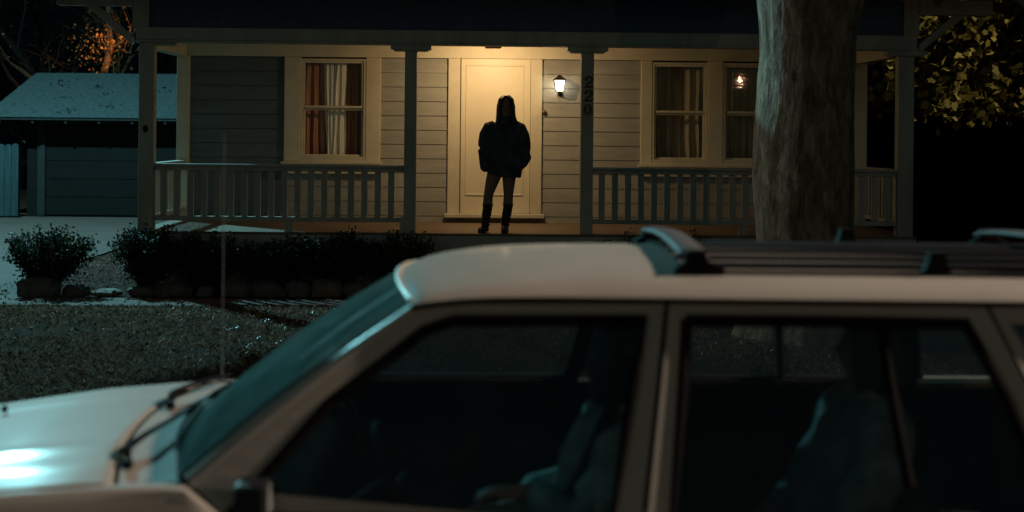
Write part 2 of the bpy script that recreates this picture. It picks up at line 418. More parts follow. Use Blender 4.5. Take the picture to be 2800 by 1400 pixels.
# posts
def post(x0, x1, cap=True, y0=16.43, y1=16.57):
    mb = MB().box(x0, x1, y0, y1, FZ, 2.857)
    o = H(mb, 'porch_post', M['post'], bevel=.007)
    if cap:
        xm = (x0 + x1) / 2
        HP(MB().box(xm - .235, xm + .235, y0 - .03, y1 + .03, 2.81, 2.8565).prism_y([(xm - .235, 2.82), (xm - .19, 2.788), (xm + .19, 2.788), (xm + .235, 2.82)], y0 - .025, y1 + .025), 'post_cap', M['post'], o, bevel=.006)
    return o
pl = post(-3.911, -3.735, False)
HP(MB().box(-3.73, -3.5, 16.44, 16.56, 2.82, 2.857), 'post_cap', M['post'], pl, bevel=.006)
HP(MB().ell((-3.83, 16.428, 1.86), (.03, .02, .042)), 'wood_knot', M['rubber'], pl, smooth=True)
p1 = post(-.855, -.715); post2 = post(1.188, 1.336)
HP(MB().box(-.895, -.72, 16.415, 16.585, FZ, FZ + .18), 'post_base', M['post'], p1, bevel=.006)
post(4.893, 5.078)
# house number on the second post
def digit2(x, z, s):
    mb = MB(); pth = []
    for k in range(11):
        t = R(170 - 19.5 * k); pth.append((x + .30 * s * math.cos(t) + .01 * s, z + .70 * s + .26 * s * math.sin(t)))
    pth += [(x - .10 * s, z + .33 * s), (x - .28 * s, z + .10 * s)]
    wd = [.085, .07, .05, .045, .05, .07, .10, .115, .115, .105, .09, .065, .05]
    L_, R_ = [], []
    for i, (px, pz) in enumerate(pth):
        q0, q1 = pth[max(i - 1, 0)], pth[min(i + 1, len(pth) - 1)]
        dx, dz = q1[0] - q0[0], q1[1] - q0[1]; l = math.hypot(dx, dz)
        nx, nz = -dz / l, dx / l; w = wd[i] * s
        L_.append((px + nx * w, pz + nz * w)); R_.append((px - nx * w, pz - nz * w))
    for i in range(len(pth) - 1): mb.prism_y([L_[i], L_[i + 1], R_[i + 1], R_[i]], 16.405, 16.429)
    mb.prism_y([(x - .32 * s, z), (x + .30 * s, z), (x + .36 * s, z + .26 * s), (x + .31 * s, z + .26 * s), (x + .22 * s, z + .15 * s), (x - .32 * s, z + .13 * s)], 16.403, 16.427)
    mb.ell((x - .24 * s, 16.417, z + .70 * s), (.10 * s, .012, .10 * s))
    return mb
def digit0(x, z, s):
    mb = MB(); n = 24
    for k in range(n):
        q = []
        for t, e in ((k, 0), (k + 1, 0), (k + 1, 1), (k, 1)):
            a = 2 * math.pi * t / n
            q.append((x + math.cos(a) * (.33 if e == 0 else .17) * s, z + .48 * s + math.sin(a) * (.48 if e == 0 else .42) * s))
        mb.prism_y(q, 16.405, 16.429)
    return mb
HP(digit2(1.276, 2.385, .135), 'number', M['digits'], post2)
HP(digit2(1.272, 2.225, .135), 'number', M['digits'], post2)
HP(digit0(1.266, 2.068, .135), 'number', M['digits'], post2)

# railings
def railing(pts, bal, axis):
    (xa, xb), (ya, yb) = pts
    mb = MB()
    if axis == 'x':
        mb.box(xa, xb, 16.44, 16.57, 1.43, 1.462).box(xa, xb, 16.465, 16.545, 1.385, 1.429).box(xa, xb, 16.46, 16.55, .805, .857)
    else:
        xm = (xa + xb) / 2
        mb.box(xm - .06, xm + .06, ya, yb, 1.43, 1.462).box(xm - .04, xm + .04, ya, yb, 1.385, 1.429).box(xm - .045, xm + .045, ya, yb, .805, .857)
    o = H(mb, 'railing', M['post'], bevel=.005)
    for c in bal:
        if axis == 'x': b = MB().box(c - .036, c + .036, 16.487, 16.523, .858, 1.384)
        else: b = MB().box((xa + xb) / 2 - .018, (xa + xb) / 2 + .018, c - .036, c + .036, .858, 1.384)
        HP(b, 'baluster', M['post'], o, bevel=.004, seg=1)
    return o
r1 = railing(((-3.734, -.857), (0, 0)), [-3.63 + .1545 * k for k in range(18)], 'x')
HP(MB().box(-2.23, -2.14, 16.46, 16.55, FZ, .804), 'rail_foot', M['post'], r1)
r2 = railing(((1.338, 4.891), (0, 0)), [1.445 + .1525 * k for k in range(23)], 'x')
HP(MB().box(3.05, 3.14, 16.46, 16.55, FZ, .804), 'rail_foot', M['post'], r2)
sideb = [16.72 + .155 * k for k in range(11)]
railing(((-3.86, -3.78), (16.58, 18.39)), sideb, 'y')
railing(((4.95, 5.03), (16.58, 18.39)), sideb, 'y')

# door
door = H(MB().box(-.228, .675, 18.478, 18.52, .802, 2.828), 'door', M['door'], bevel=.004)
def ring(x0, x1, z0, z1, w, y0, y1):
    return MB().box(x0, x0 + w, y0, y1, z0, z1).box(x1 - w, x1, y0, y1, z0, z1).box(x0 + w, x1 - w, y0, y1, z0, z0 + w).box(x0 + w, x1 - w, y0, y1, z1 - w, z1)
HP(ring(-.166, .592, 1.035, 2.742, .022, 18.466, 18.4775), 'panel_moulding', M['door'], door, bevel=.006)
HP(MB().ell((.635, 18.425, 1.70), (.022, .022, .022)).tube([(.635, 18.452, 1.70), (.635, 18.42, 1.70)], .011), 'door_knob', M['brass'], door, smooth=True)
for b in ((-.395, -.232), (.679, .828)):
    H(MB().box(*b, 18.458, 18.54, .80, 2.814), 'door_casing', M['trim'], bevel=.006)
H(MB().box(-.232, -.2285, 18.44, 18.55, .80, 2.83).box(-.225, .672, 18.485, 18.55, 2.829, 2.84), 'door_stop', M['rubber'])
H(MB().box(-.43, .865, 18.34, 18.54, .748, .80), 'threshold', M['trim'], bevel=.008)
H(MB().box(-.40, .84, 18.44, 18.54, .686, .747), 'threshold_riser', M['deck'])
bell = H(MB().tube([(.853, 18.50, 2.13), (.853, 18.452, 2.13)], [.034, .028], 12), 'doorbell', M['brass'], smooth=True)

# windows
def window(x0, x1, z0, z1, meet, name='window'):
    fr = H(ring(x0 - .022, x1 + .022, z0 - .03, z1 + .022, .03, 18.462, 18.56), name, M['trim'], bevel=.004)
    fr['label'] = 'double-hung window'
    HP(ring(x0 + .010, x1 - .010, meet, z1 - .010, .024, 18.475, 18.50).box(x0 + .0345, x1 - .0345, 18.470, 18.503, meet - .006, meet + .02), 'upper_sash', M['trim'], fr, bevel=.003)
    HP(ring(x0 + .011, x1 - .011, z0 + .001, meet - .008, .026, 18.505, 18.53), 'lower_sash', M['trim'], fr, bevel=.003)
    HP(MB().add([(x0, 18.487, meet), (x1, 18.487, meet), (x1, 18.487, z1), (x0, 18.487, z1)], [(0, 1, 2, 3)]).add([(x0, 18.518, z0), (x1, 18.518, z0), (x1, 18.518, meet), (x0, 18.518, meet)], [(0, 1, 2, 3)]), 'pane', M['pane'], fr)
    return fr
window(-2.285, -1.485, 1.525, 2.772, 2.16)
window(2.287, 2.972, 1.525, 2.772, 2.14)
window(3.215, 3.90, 1.525, 2.772, 2.14)
def trimset(cols, x0, x1):
    for a, b in cols: H(MB().box(a, b, 18.455, 18.545, 1.456, 2.8145), 'window_trim', M['trim'], bevel=.006)
    H(MB().box(x0 - .03, x1 + .03, 18.37, 18.54, 1.425, 1.4555), 'window_sill', M['trim'], bevel=.006)
    H(MB().box(x0 - .01, x1 + .01, 18.435, 18.54, 1.30, 1.4245), 'window_apron', M['trim'], bevel=.006)
trimset([(-2.518, -2.308), (-1.462, -1.271)], -2.518, -1.271)
trimset([(2.118, 2.264), (2.995, 3.192), (3.923, 4.06)], 2.118, 4.06)
for b in ((-2.307, -1.463), (2.265, 2.994), (3.193, 3.922)):
    H(MB().box(*b, 18.452, 18.545, 1.456, 1.494), 'window_stool', M['trim'])

# curtains hang inside: things of their own
def curtain(x0, x1, z0, z1, y, folds, amp, m, label, group=None, pinch=None, ph=0.):
    def fn(u, v):
        z = z1 - (z1 - z0) * v
        a = x0 + (x1 - x0) * u
        if pinch: a = pinch(u, v)
        w = math.sin(2 * math.pi * folds * u + ph + .6 * math.sin(3 * v)) + .45 * math.sin(2 * math.pi * folds * 2.3 * u + 1.7 + ph)
        return (a + .006 * math.sin(9 * v + 7 * u), y + amp * w * (.65 + .5 * v), z)
    o = MB().grid(fn, 72, 16).build('curtain', m, smooth=True)
    return tag(o, label, 'curtain', group)
curtain(-2.32, -1.98, 1.5, 2.80, 18.66, 3.1, .022, M['red'], 'rust red curtain at the left of the curtained window left of the door')
curtain(-1.76, -1.45, 1.5, 2.80, 18.66, 2.6, .022, M['red'], 'rust red curtain at the right of the curtained window left of the door', ph=1.)
curtain(-2.02, -1.88, 1.5, 2.80, 18.611, 2., .016, M['sheer'], 'white sheer curtain tapering down on the left between two rust red curtains', pinch=lambda u, v: -2.03 + (.13 - .05 * v) * u + .05 * v)
curtain(-1.93, -1.7, 1.5, 2.80, 18.605, 2.3, .016, M['sheer'], 'white sheer curtain widening at its foot on the right between rust red curtains', pinch=lambda u, v: -1.885 - .06 * v + (.16 + .05 * v) * u, ph=.5)
curtain(2.27, 2.99, 1.5, 2.80, 18.68, 5.2, .024, M['beige'], 'faded beige curtain in the window right of the house number post')
curtain(3.2, 3.92, 1.5, 2.80, 18.74, 5.7, .024, M['beige'], 'faded beige curtain in the window beside the tree trunk', ph=.9)

# upper wall, roof, eaves, brackets
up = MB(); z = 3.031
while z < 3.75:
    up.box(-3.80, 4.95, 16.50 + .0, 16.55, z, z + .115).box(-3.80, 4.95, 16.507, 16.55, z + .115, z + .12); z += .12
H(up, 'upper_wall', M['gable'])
for b in ((-3.992, -3.806), (4.955, 5.135)):
    H(MB().box(*b, 16.44, 16.56, 3.031, 3.6), 'corner_board', M['post'], bevel=.006)
sl = .33
def rz(y): return 3.47 + (y - 15.75) * sl
roof = H(MB().hexa([(-5.2, 15.7, rz(15.7)), (6.3, 15.7, rz(15.7)), (6.3, 22.6, rz(22.6)), (-5.2, 22.6, rz(22.6)), (-5.2, 15.7, rz(15.7) + .12), (6.3, 15.7, rz(15.7) + .12), (6.3, 22.6, rz(22.6) + .12), (-5.2, 22.6, rz(22.6) + .12)])
         .hexa([(-5.2, 22.6, rz(22.6)), (6.3, 22.6, rz(22.6)), (6.3, 28, rz(17.2)), (-5.2, 28, rz(17.2)), (-5.2, 22.6, rz(22.6) + .12), (6.3, 22.6, rz(22.6) + .12), (6.3, 28, rz(17.2) + .12), (-5.2, 28, rz(17.2) + .12)]), 'roof', M['shingle'])
for k in range(17):
    x = -4.10 + .68 * k
    if -3.9 < x < 6.1:
        HP(MB().hexa([(x - .035, 15.78, rz(15.78) - .10), (x + .035, 15.78, rz(15.78) - .10), (x + .035, 16.5, rz(16.5) - .12), (x - .035, 16.5, rz(16.5) - .12),
                     (x - .035, 15.78, rz(15.78) - .003), (x + .035, 15.78, rz(15.78) - .003), (x + .035, 16.5, rz(16.5) - .003), (x - .035, 16.5, rz(16.5) - .003)]), 'rafter_tail', M['trim'], roof)
for x0, x1 in ((-5.16, -5.08), (6.18, 6.26)):
    HP(MB().hexa([(x0, 15.74, rz(15.74) - .20), (x1, 15.74, rz(15.74) - .20), (x1, 22.5, rz(22.5) - .20), (x0, 22.5, rz(22.5) - .20),
                 (x0, 15.74, rz(15.74) - .003), (x1, 15.74, rz(15.74) - .003), (x1, 22.5, rz(22.5) - .003), (x0, 22.5, rz(22.5) - .003)]), 'barge_board', M['trim'], roof)
# gable triangles closing the sides
for x0, x1 in ((-3.76, -3.70), (5.0, 5.06)):
    H(MB().prism_x([(16.56, 3.06), (26.9, 3.06), (26.9, 3.5), (22.6, rz(22.6) - .02), (16.56, rz(16.56) - .02)], x0, x1), 'gable', M['gable'])
for s, xo, xi in ((1, -4.86, -3.995), (-1, 6.0, 5.14)):
    a, b = min(xo, xi), max(xo, xi)
    br = H(MB().box(a, b, 16.44, 16.56, 3.275, 3.46), 'eave_bracket', M['post'], bevel=.006)
    d = .40 * s
    xs = xi
    HP(MB().prism_y([(xs, 2.93), (xs - d * 1.0, 3.274), (xs - d * 1.0 - .15 * s, 3.274), (xs, 2.80 + .03)], 16.455, 16.545), 'knee_brace', M['post'], br, bevel=.004)

# lamps on the house
lan = thing('wall_lantern', (1.046, 18.48, 2.5), 'bronze wall lantern with a glowing frosted glass between door and number post', 'lantern')
def LP(mb, n_, m, **k): return rel(mb.build(n_, m, **k), lan)
def lring(cx, cy, w, z): return [(cx - w, cy - w, z), (cx + w, cy - w, z), (cx + w, cy + w, z), (cx - w, cy + w, z)]
lx, ly = 1.046, 18.36
LP(MB().loft([lring(lx, ly, .082, 2.538), lring(lx, ly, .086, 2.546), lring(lx, ly, .05, 2.578), lring(lx, ly, .030, 2.586), lring(lx, ly, .026, 2.606)]), 'lantern_cap', M['lan_metal'])
M['lglow'] = emit('frosted_lamp_glass', (1., .84, .58), 11.)
LP(MB().loft([lring(lx, ly, .044, 2.402), lring(lx, ly, .064, 2.537)]), 'lantern_glass', M['lglow'])
fr = MB()
for sx in (-1, 1):
    for sy in (-1, 1):
        fr.tube([(lx + sx * .047, ly + sy * .047, 2.40), (lx + sx * .068, ly + sy * .068, 2.54)], .006, 6)
fr.loft([lring(lx, ly, .052, 2.388), lring(lx, ly, .052, 2.401)])
LP(fr, 'lantern_frame', M['lan_metal'])
LP(MB().tube([(lx, 18.36, 2.39), (lx + .01, 18.38, 2.365), (lx + .015, 18.44, 2.36), (lx + .015, 18.49, 2.37)], .011, 8).tube([(lx + .015, 18.47, 2.37), (lx + .015, 18.495, 2.37)], .036, 14), 'lantern_arm', M['lan_metal'], smooth=True)

cl = thing('ceiling_lamp', (.17, 17.10, 3.06), 'small brown porch ceiling lamp peeking below the beam over the door', 'lamp')
rel(MB().tube([(.17, 17.10, 3.06), (.17, 17.10, 3.035)], .11, 20).build('lamp_base', M['brass']), cl)
rel(MB().tube([(.10, 17.10, 3.04), (.10, 17.10, 2.90)], .006, 6).tube([(.24, 17.10, 3.04), (.24, 17.10, 2.90)], .006, 6).build('lamp_stem', M['brass']), cl)
rel(MB().loft([[(.17 - w, 17.10 - d, z), (.17 + w, 17.10 - d, z), (.17 + w, 17.10 + d, z), (.17 - w, 17.10 + d, z)] for w, d, z in ((.085, .03, 2.868), (.098, .035, 2.876), (.098, .035, 2.902))]).build('lamp_tray', M['brass'], bevel=.003), cl)

# ------------------------------------------------------------------ person on the porch
def person():
    ox, oy, oz = .309, 16.62, FZ
    def T(p): return (ox + p[0], oy + p[1], oz + p[2])
    def tb(mb, pts, n=14): mb.tube([T(p[:3]) for p in pts], [p[3] if len(p) == 4 else (p[4], p[3]) for p in pts], n)
    body = MB()
    # legs
    tb(body, [(-.075, .01, .82, .095), (-.108, .0, .70, .092), (-.146, -.01, .58, .076), (-.172, -.02, .485, .061), (-.183, -.015, .44, .056), (-.189, .0, .34, .058), (-.205, .015, .22, .045), (-.219, .01, .08, .036), (-.219, .0, .03, .036)])
    tb(body, [(.070, .01, .82, .095), (.060, .0, .70, .088), (.055, -.01, .58, .074), (.053, -.02, .49, .062), (.051, -.015, .44, .057), (.048, .0, .34, .058), (.034, .015, .22, .045), (.017, .01, .08, .036), (.015, .0, .03, .036)])
    # pelvis, ribcage, shoulders, neck
    tb(body, [(0, .02, .76, .14, .10), (0, .02, .84, .155, .115), (0, .01, .93, .135, .10), (0, .01, 1.0, .12, .09), (.0, .0, 1.12, .14, .10), (.004, .0, 1.22, .155, .085), (.006, .01, 1.275, .13, .06), (.01, .012, 1.30, .06, .05), (.012, .008, 1.33, .047, .045), (.013, -.002, 1.385, .044, .044)], 18)
    # arms, hands in the pockets
    for s in (-1, 1):
        x = 1 if s > 0 else 1
        tb(body, [(s * .14, .01, 1.25, .05), (s * .185, .02, 1.16, .046), (s * .225, .03, 1.02, .040), (s * .235, .01, .96, .038), (s * .215, -.03, .90, .032), (s * .17, -.055, .86, .025), (s * .145, -.06, .84, .022)])
        body.ell(T((s * .135, -.06, .81)), (.020, .032, .045))
        for q in range(4):
            tb(body, [(s * (.165 - .010 * q), -.085 + .018 * q, .79, .0085), (s * (.15 - .010 * q), -.085 + .018 * q, .755, .008), (s * (.13 - .010 * q), -.078 + .018 * q, .735, .007)], 8)
        tb(body, [(s * .145, -.09, .82, .010), (s * .125, -.10, .795, .009), (s * .11, -.10, .78, .008)], 8)
    # head with a face, turned to the road
    hx = .014
    rings = []
    for z, w, d, yo in [(1.352, .020, .018, -.058), (1.362, .034, .034, -.047), (1.385, .051, .060, -.028), (1.415, .062, .078, -.012), (1.450, .069, .088, -.004), (1.485, .072, .092, .0), (1.520, .072, .093, .003), (1.555, .065, .084, .004), (1.582, .047, .060, .004), (1.594, .020, .026, .004)]:
        rings.append([T((hx + w * math.cos(t), yo + d * math.sin(t), z)) for t in [2 * math.pi * k / 20 for k in range(20)]])
    body.loft(rings)
    tb(body, [(hx, -.088, 1.487, .008), (hx, -.100, 1.462, .010), (hx, -.112, 1.442, .0125), (hx, -.098, 1.434, .010)], 10)      # nose
    for s in (-1, 1):
        body.ell(T((hx + s * .031, -.082, 1.493)), (.020, .012, .007))      # brow
        body.ell(T((hx + s * .040, -.064, 1.448)), (.019, .016, .014))      # cheek
        body.ell(T((hx + s * .074, .008, 1.465)), (.009, .018, .030))       # ear
    body.ell(T((hx, -.080, 1.372)), (.020, .014, .013))                     # chin
    b = body.build('person', M['skin'], remesh=.0065, relax=3)
    tag(b, 'person in big dark jacket and black boots standing on the porch before the door', 'person')
    for s in (-1, 1):
        MB().ell(T((hx + s * .030, -.0845, 1.476)), (.0145, .007, .0065)).build('eye', M['eye'], b, smooth=True)
        MB().ell(T((hx + s * .031, -.093, 1.4975)), (.019, .006, .0032)).build('eyebrow', M['hair'], b, smooth=True)
    MB().ell(T((hx, -.0895, 1.4075)), (.022, .008, .0045)).ell(T((hx, -.089, 1.3995)), (.018, .008, .005)).build('lips', M['lips'], b, smooth=True)
    # hair
    hr = MB()
    hr.ell(T((hx, .016, 1.515)), (.086, .096, .092), 20, 12)
    for k in range(34):
        t = R(-52 + 284 * k / 33.)              # runs round the sides and back of the head
        cx, sy = math.cos(t), math.sin(t)
        ln = 1.175 + .02 * math.sin(k * 2.3) - (.03 if sy > .3 else 0)
        fl = 1.0 + .06 * math.sin(k * 1.7)
        pts = [(hx + .028 * cx, .01 + .03 * sy, 1.600, .018), (hx + .072 * cx, .012 + .084 * sy, 1.560, .020), (hx + .088 * cx * fl, .016 + .095 * sy, 1.48, .019),
               (hx + .092 * cx * fl, .014 + .092 * sy, 1.40, .018), (hx + (.098 + .008 * (cx > 0)) * cx * fl, .008 + .088 * sy, 1.31, .017), (hx + (.100 + .035 * (cx > 0)) * cx, .0 + .09 * sy, ln, .007)]
        tb(hr, pts, 7)
    for s in (-1, 1):                            # locks framing the face
        for q in range(3):
            tb(hr, [(hx + s * .006, -.060 + .02 * q, 1.598, .014), (hx + s * .045, -.082 + .02 * q, 1.562, .015), (hx + s * (.070 + .005 * q), -.066 + .02 * q, 1.49, .014), (hx + s * (.076 + .006 * q), -.060 + .015 * q, 1.40, .015),
                    (hx + s * (.083 + .012 * q), -.085 + .015 * q, 1.30, .015), (hx + s * (.078 + .02 * q), -.115 + .015 * q, 1.19 - .02 * q, .006)], 7)
    tb(hr, [(hx + .09, .0, 1.40, .012), (hx + .125, -.02, 1.31, .010), (hx + .175, -.03, 1.255, .006), (hx + .195, -.035, 1.235, .003)], 7)
    hr.build('hair', M['hair'], b, remesh=.007, relax=1)
    # oversized jacket: body, sleeves and collar fused into one garment
    jk = MB()
    def jr(z, w, d, cx=0, tilt=0, yo=0., n=28):
        out = []
        for k in range(n):
            t = 2 * math.pi * k / n
            fold = 1 + .045 * math.sin(5 * t + z * 19) + .04 * math.sin(9 * t - z * 31)
            x = cx + w * math.cos(t) * fold
            out.append(T((x, yo + d * math.sin(t) * fold, z - tilt * x)))
        return out
    jk.loft([jr(.668, .188, .135, -.002, .15), jr(.685, .204, .148, -.002, .14), jr(.80, .212, .156, 0, .08), jr(.92, .208, .155), jr(1.05, .208, .150), jr(1.16, .212, .140), jr(1.235, .195, .118), jr(1.275, .155, .095, .004), jr(1.305, .10, .075, .008), jr(1.318, .072, .065, .01)])
    tb(jk, [(-.11, .0, 1.262, .060), (-.165, .0, 1.225, .088), (-.200, .005, 1.14, .098), (-.218, .02, 1.04, .094), (-.226, .025, 1.0, .082), (-.228, .025, .984, .056), (-.228, .02, .960, .084), (-.222, -.01, .90, .080), (-.216, -.04, .82, .078), (-.205, -.055, .765, .078), (-.19, -.065, .735, .060)], 18)
    tb(jk, [(.115, .0, 1.262, .060), (.165, .0, 1.222, .086), (.197, .005, 1.14, .094), (.218, .02, 1.04, .092), (.232, .025, .98, .078), (.228, .015, .93, .072), (.238, -.005, .885, .080), (.205, -.045, .82, .070), (.165, -.07, .775, .058), (.14, -.08, .75, .045)], 18)
    for s in (-1, 1):                            # turned-down collar
        tb(jk, [(.01 + s * .02, .075, 1.335, .020), (.01 + s * .068, .045, 1.335, .022), (.01 + s * .078, -.01, 1.318, .022), (.01 + s * .062, -.075, 1.275, .022), (.01 + s * .05, -.105, 1.225, .014)], 8)
    for s in (-1, 1):                            # chest pockets and cuffs as raised seams
        tb(jk, [(s * .055, -.150, 1.10, .010), (s * .14, -.128, 1.10, .010)], 6)
    tb(jk, [(.0, -.130, 1.22, .009), (.002, -.158, 1.05, .009), (.0, -.166, .80, .009), (.0, -.150, .69, .009)], 6)
    tb(jk, [(-.19, -.06, .700, .014), (-.09, -.14, .686, .014), (.0, -.155, .675, .014), (.09, -.14, .664, .014), (.18, -.06, .655, .014)], 6)
    tb(jk, [(.01, -.02, 1.345, .050), (.01, -.045, 1.30, .060), (.008, -.07, 1.24, .07)], 14)
    jk.build('jacket', M['jacket'], b, remesh=.007, relax=1)
    # boots
    for leg in ((-.219, -.189, -1), (.015, .048, 1)):
        bt = MB()
        ax, kx, s = leg
        tb(bt, [(kx, .0, .335, .060), (kx, .0, .30, .056), (kx * .6 + ax * .4, .012, .22, .054), (ax, .012, .11, .047), (ax, .008, .05, .046), (ax, .008, .012, .046)], 16)
        tx, ty = (-.055, -.13) if s < 0 else (-.012, -.16)
        tb(bt, [(ax, .03, .045, .040), (ax + tx * .4, ty * .4, .048, .044), (ax + tx * .8, ty * .8, .036, .040), (ax + tx * 1.15, ty * 1.12, .026, .026)], 14)
        tb(bt, [(ax, .05, .014, .012, .034), (ax + tx * .5, ty * .5, .012, .010, .046), (ax + tx * 1.15, ty * 1.12, .012, .010, .030)], 12)
        tb(bt, [(kx, .0, .325, .066), (kx, .0, .338, .064)], 16)
        for k in range(6):                       # lacing up the shin
            z = .09 + .038 * k; cx = ax + (kx - ax) * z / .33
            tb(bt, [(cx - .03, -.038, z, .007), (cx + .03, -.042, z + .012, .007)], 6)
            bt.ell(T((cx + .05, -.01, z)), (.009, .010, .010), 6, 5)
        bt.build('boot', M['boot'], b, remesh=.006, relax=1)
    return b
person()

# ------------------------------------------------------------------ garage
gar = thing('garage', (-7.5, 30, 0), 'low detached garage with a pale mottled shingle roof and plain dark front', 'garage')
def G(mb, n_, m, parent=None, **k):
    o = mb.build(n_, m, **k)
    if parent is None: return rel(o, gar)
    o.parent = parent; return o
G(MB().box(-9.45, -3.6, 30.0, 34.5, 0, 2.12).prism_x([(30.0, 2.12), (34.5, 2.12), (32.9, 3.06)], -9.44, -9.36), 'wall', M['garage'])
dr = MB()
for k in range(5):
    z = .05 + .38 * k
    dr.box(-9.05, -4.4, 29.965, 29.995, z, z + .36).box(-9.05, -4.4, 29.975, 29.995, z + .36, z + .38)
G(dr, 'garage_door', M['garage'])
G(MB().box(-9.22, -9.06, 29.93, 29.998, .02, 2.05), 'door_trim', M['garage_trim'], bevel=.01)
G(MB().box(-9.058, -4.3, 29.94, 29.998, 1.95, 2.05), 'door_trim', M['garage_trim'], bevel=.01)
gr_ = MB()
nrow = 26
for k in range(nrow):        # courses of shingle, each lapping the one below
    u0, u1 = k / nrow, (k + 1) / nrow
    ya, yb = 29.45 + 3.55 * u0, 29.45 + 3.55 * u1 + .02
    za, zb = 2.085 + 1.05 * u0 + .012, 2.085 + 1.05 * u1 + .004
    x = -10.2
    while x < -3.3:
        w = random.uniform(.22, .42); dz = random.uniform(0, .007)
        gr_.add([(x, ya, za + dz), (min(x + w - .006, -3.3), ya, za + dz), (min(x + w - .006, -3.3), yb, zb + dz), (x, yb, zb + dz), (x, ya, za - .012), (min(x + w - .006, -3.3), ya, za - .012)],
                [(0, 1, 2, 3), (4, 5, 1, 0)])
        x += w
roofo = G(gr_, 'roof', M['garage_roof'])
G(MB().hexa([(-10.2, 29.47, 2.03), (-3.3, 29.47, 2.03), (-3.3, 33.0, 3.06), (-10.2, 33.0, 3.06), (-10.2, 29.47, 2.06), (-3.3, 29.47, 2.06), (-3.3, 33.0, 3.095), (-10.2, 33.0, 3.095)])
  .hexa([(-10.2, 33.0, 3.07), (-3.3, 33.0, 3.07), (-3.3, 36, 2.1), (-10.2, 36, 2.1), (-10.2, 33.0, 3.122), (-3.3, 33.0, 3.122), (-3.3, 36, 2.15), (-10.2, 36, 2.15)]), 'roof_deck', M['garage_trim'], roofo)
for k in range(10):
    x = -9.9 + .68 * k
    G(MB().hexa([(x, 29.5, 1.965), (x + .05, 29.5, 1.965), (x + .05, 29.99, 2.10), (x, 29.99, 2.10), (x, 29.5, 2.03), (x + .05, 29.5, 2.03), (x + .05, 29.99, 2.17), (x, 29.99, 2.17)]), 'rafter_tail', M['garage_trim'], roofo)
G(MB().prism_y([(-10.05, 2.03), (-9.97, 2.03), (-9.45, 1.62), (-9.45, 1.54)], 29.85, 29.95), 'knee_brace', M['garage_trim'])
lv = np.stack([RNG.uniform(-10, -4, 60), RNG.uniform(29.6, 32.6, 60), np.zeros(60)], 1); 
lit = []
for c in [(-9.4, 31.9), (-9.0, 30.9), (-8.45, 31.7), (-8.1, 31.2), (-8.9, 32.4), (-7.6, 32.), (-7.8, 30.2), (-7.0, 31.5), (-9.8, 30.3), (-8.6, 29.8), (-9.3, 32.2), (-6.6, 32.3)]:
    k = random.randint(4, 16)
    lit += [(c[0] + random.gauss(0, .12), c[1] + random.gauss(0, .10), 0) for _ in range(k)]
lit = np.array(lit); lit[:, 2] = 2.085 + (lit[:, 1] - 29.45) / 3.55 * 1.05 + .03
o = cards('roof_leaves', M['fallen'], lit, RNG.uniform(.03, .08, len(lit)), up=2., asp=.7, seed=9)
o.data.materials[0] = M['woodleaf']
tag(o, 'dark leaf litter lying in patches on the garage roof', 'fallen leaves', kind='stuff')

fe = thing('board_fence', (-10.3, 29.6, 0), 'pale upright board fence with rounded tops beside the garage', 'fence')
fb = MB(); x = -14.5
while x < -9.5:
    w = .135; t = 1.53 + random.uniform(-.012, .012)
    poly = [(x, .04), (x + w, .04), (x + w, t - .05)] + [(x + w / 2 + w / 2 * math.cos(a), t - .05 + .05 * math.sin(a)) for a in [math.pi * q / 6 for q in range(1, 6)]] + [(x, t - .05)]
    fb.prism_y(poly, 29.58 + random.uniform(-.006, .006), 29.605); x += w + .008
rel(fb.build('fence_boards', M['fence']), fe)
rel(MB().box(-14.5, -9.5, 29.61, 29.65, .35, .44).box(-14.5, -9.5, 29.61, 29.65, 1.2, 1.29).build('fence_rail', M['fence']), fe)
for x in (-14.3, -12., -9.62):
    rel(MB().box(x, x + .1, 29.655, 29.755, 0, 1.45).build('fence_post', M['fence']), fe)

# ------------------------------------------------------------------ shrubs and stones
def shrub(cx, cy, w, d, h, n, label, seed, spiky=0., low=.12):
    rng = np.random.default_rng(seed)
    root = thing('shrub', (cx, cy, 0), label, 'shrub', 'dark leafy shrubs along the porch')
    st = MB(); pts = []
    nb = int(26 + n / 90)
    for k in range(nb):
        a = rng.uniform(0, 2 * math.pi); u = math.sqrt(rng.uniform(0, 1))
        tx, ty = math.cos(a) * u * w, math.sin(a) * u * d
        tz = h * (1.0 - .26 * u ** 2.2) * rng.uniform(.74, 1.04) + spiky * rng.uniform(0, 1) ** 3
        mid = (tx * .45 + rng.normal() * .02, ty * .45 + rng.normal() * .02, tz * .5)
        p0 = (rng.normal() * .04, rng.normal() * .03, 0)
        if k < 40: st.tube([p0, mid, (tx, ty, tz)], [.014, .009, .003], 5)
        m_ = n // nb
        t = rng.uniform(low if u < .5 else .3, 1.0, m_) ** .75
        q = np.outer((1 - t) ** 2, p0) + np.outer(2 * t * (1 - t), mid) + np.outer(t ** 2, (tx, ty, tz))
        q += rng.normal(size=(m_, 3)) * (.028 + .035 * (1 - t))[:, None]
        pts.append(q)
    pts = np.concatenate(pts); pts = pts[pts[:, 2] > .03]
    st.build('stem', M['twig'], root)
    cards('foliage', M['bushleaf'], pts, rng.uniform(.028, .062, len(pts)), parent=root, asp=.5, up=.3, seed=seed)
    return root
shrub(-4.78, 16.0, .53, .40, .74, 7000, 'round clipped dark shrub alone at the far left by the driveway', 21, .06)
shrub(-3.72, 16.12, .47, .32, .74, 5600, 'dark shrub with upright shoots in front of the left corner post', 22, .16)
shrub(-3.02, 16.15, .56, .27, .68, 5200, 'dark shrub just right of the corner post shrub, below the left railing', 23, .05)
shrub(-2.25, 16.15, .58, .27, .64, 5200, 'low dark shrub below the middle of the left railing', 24, .06)
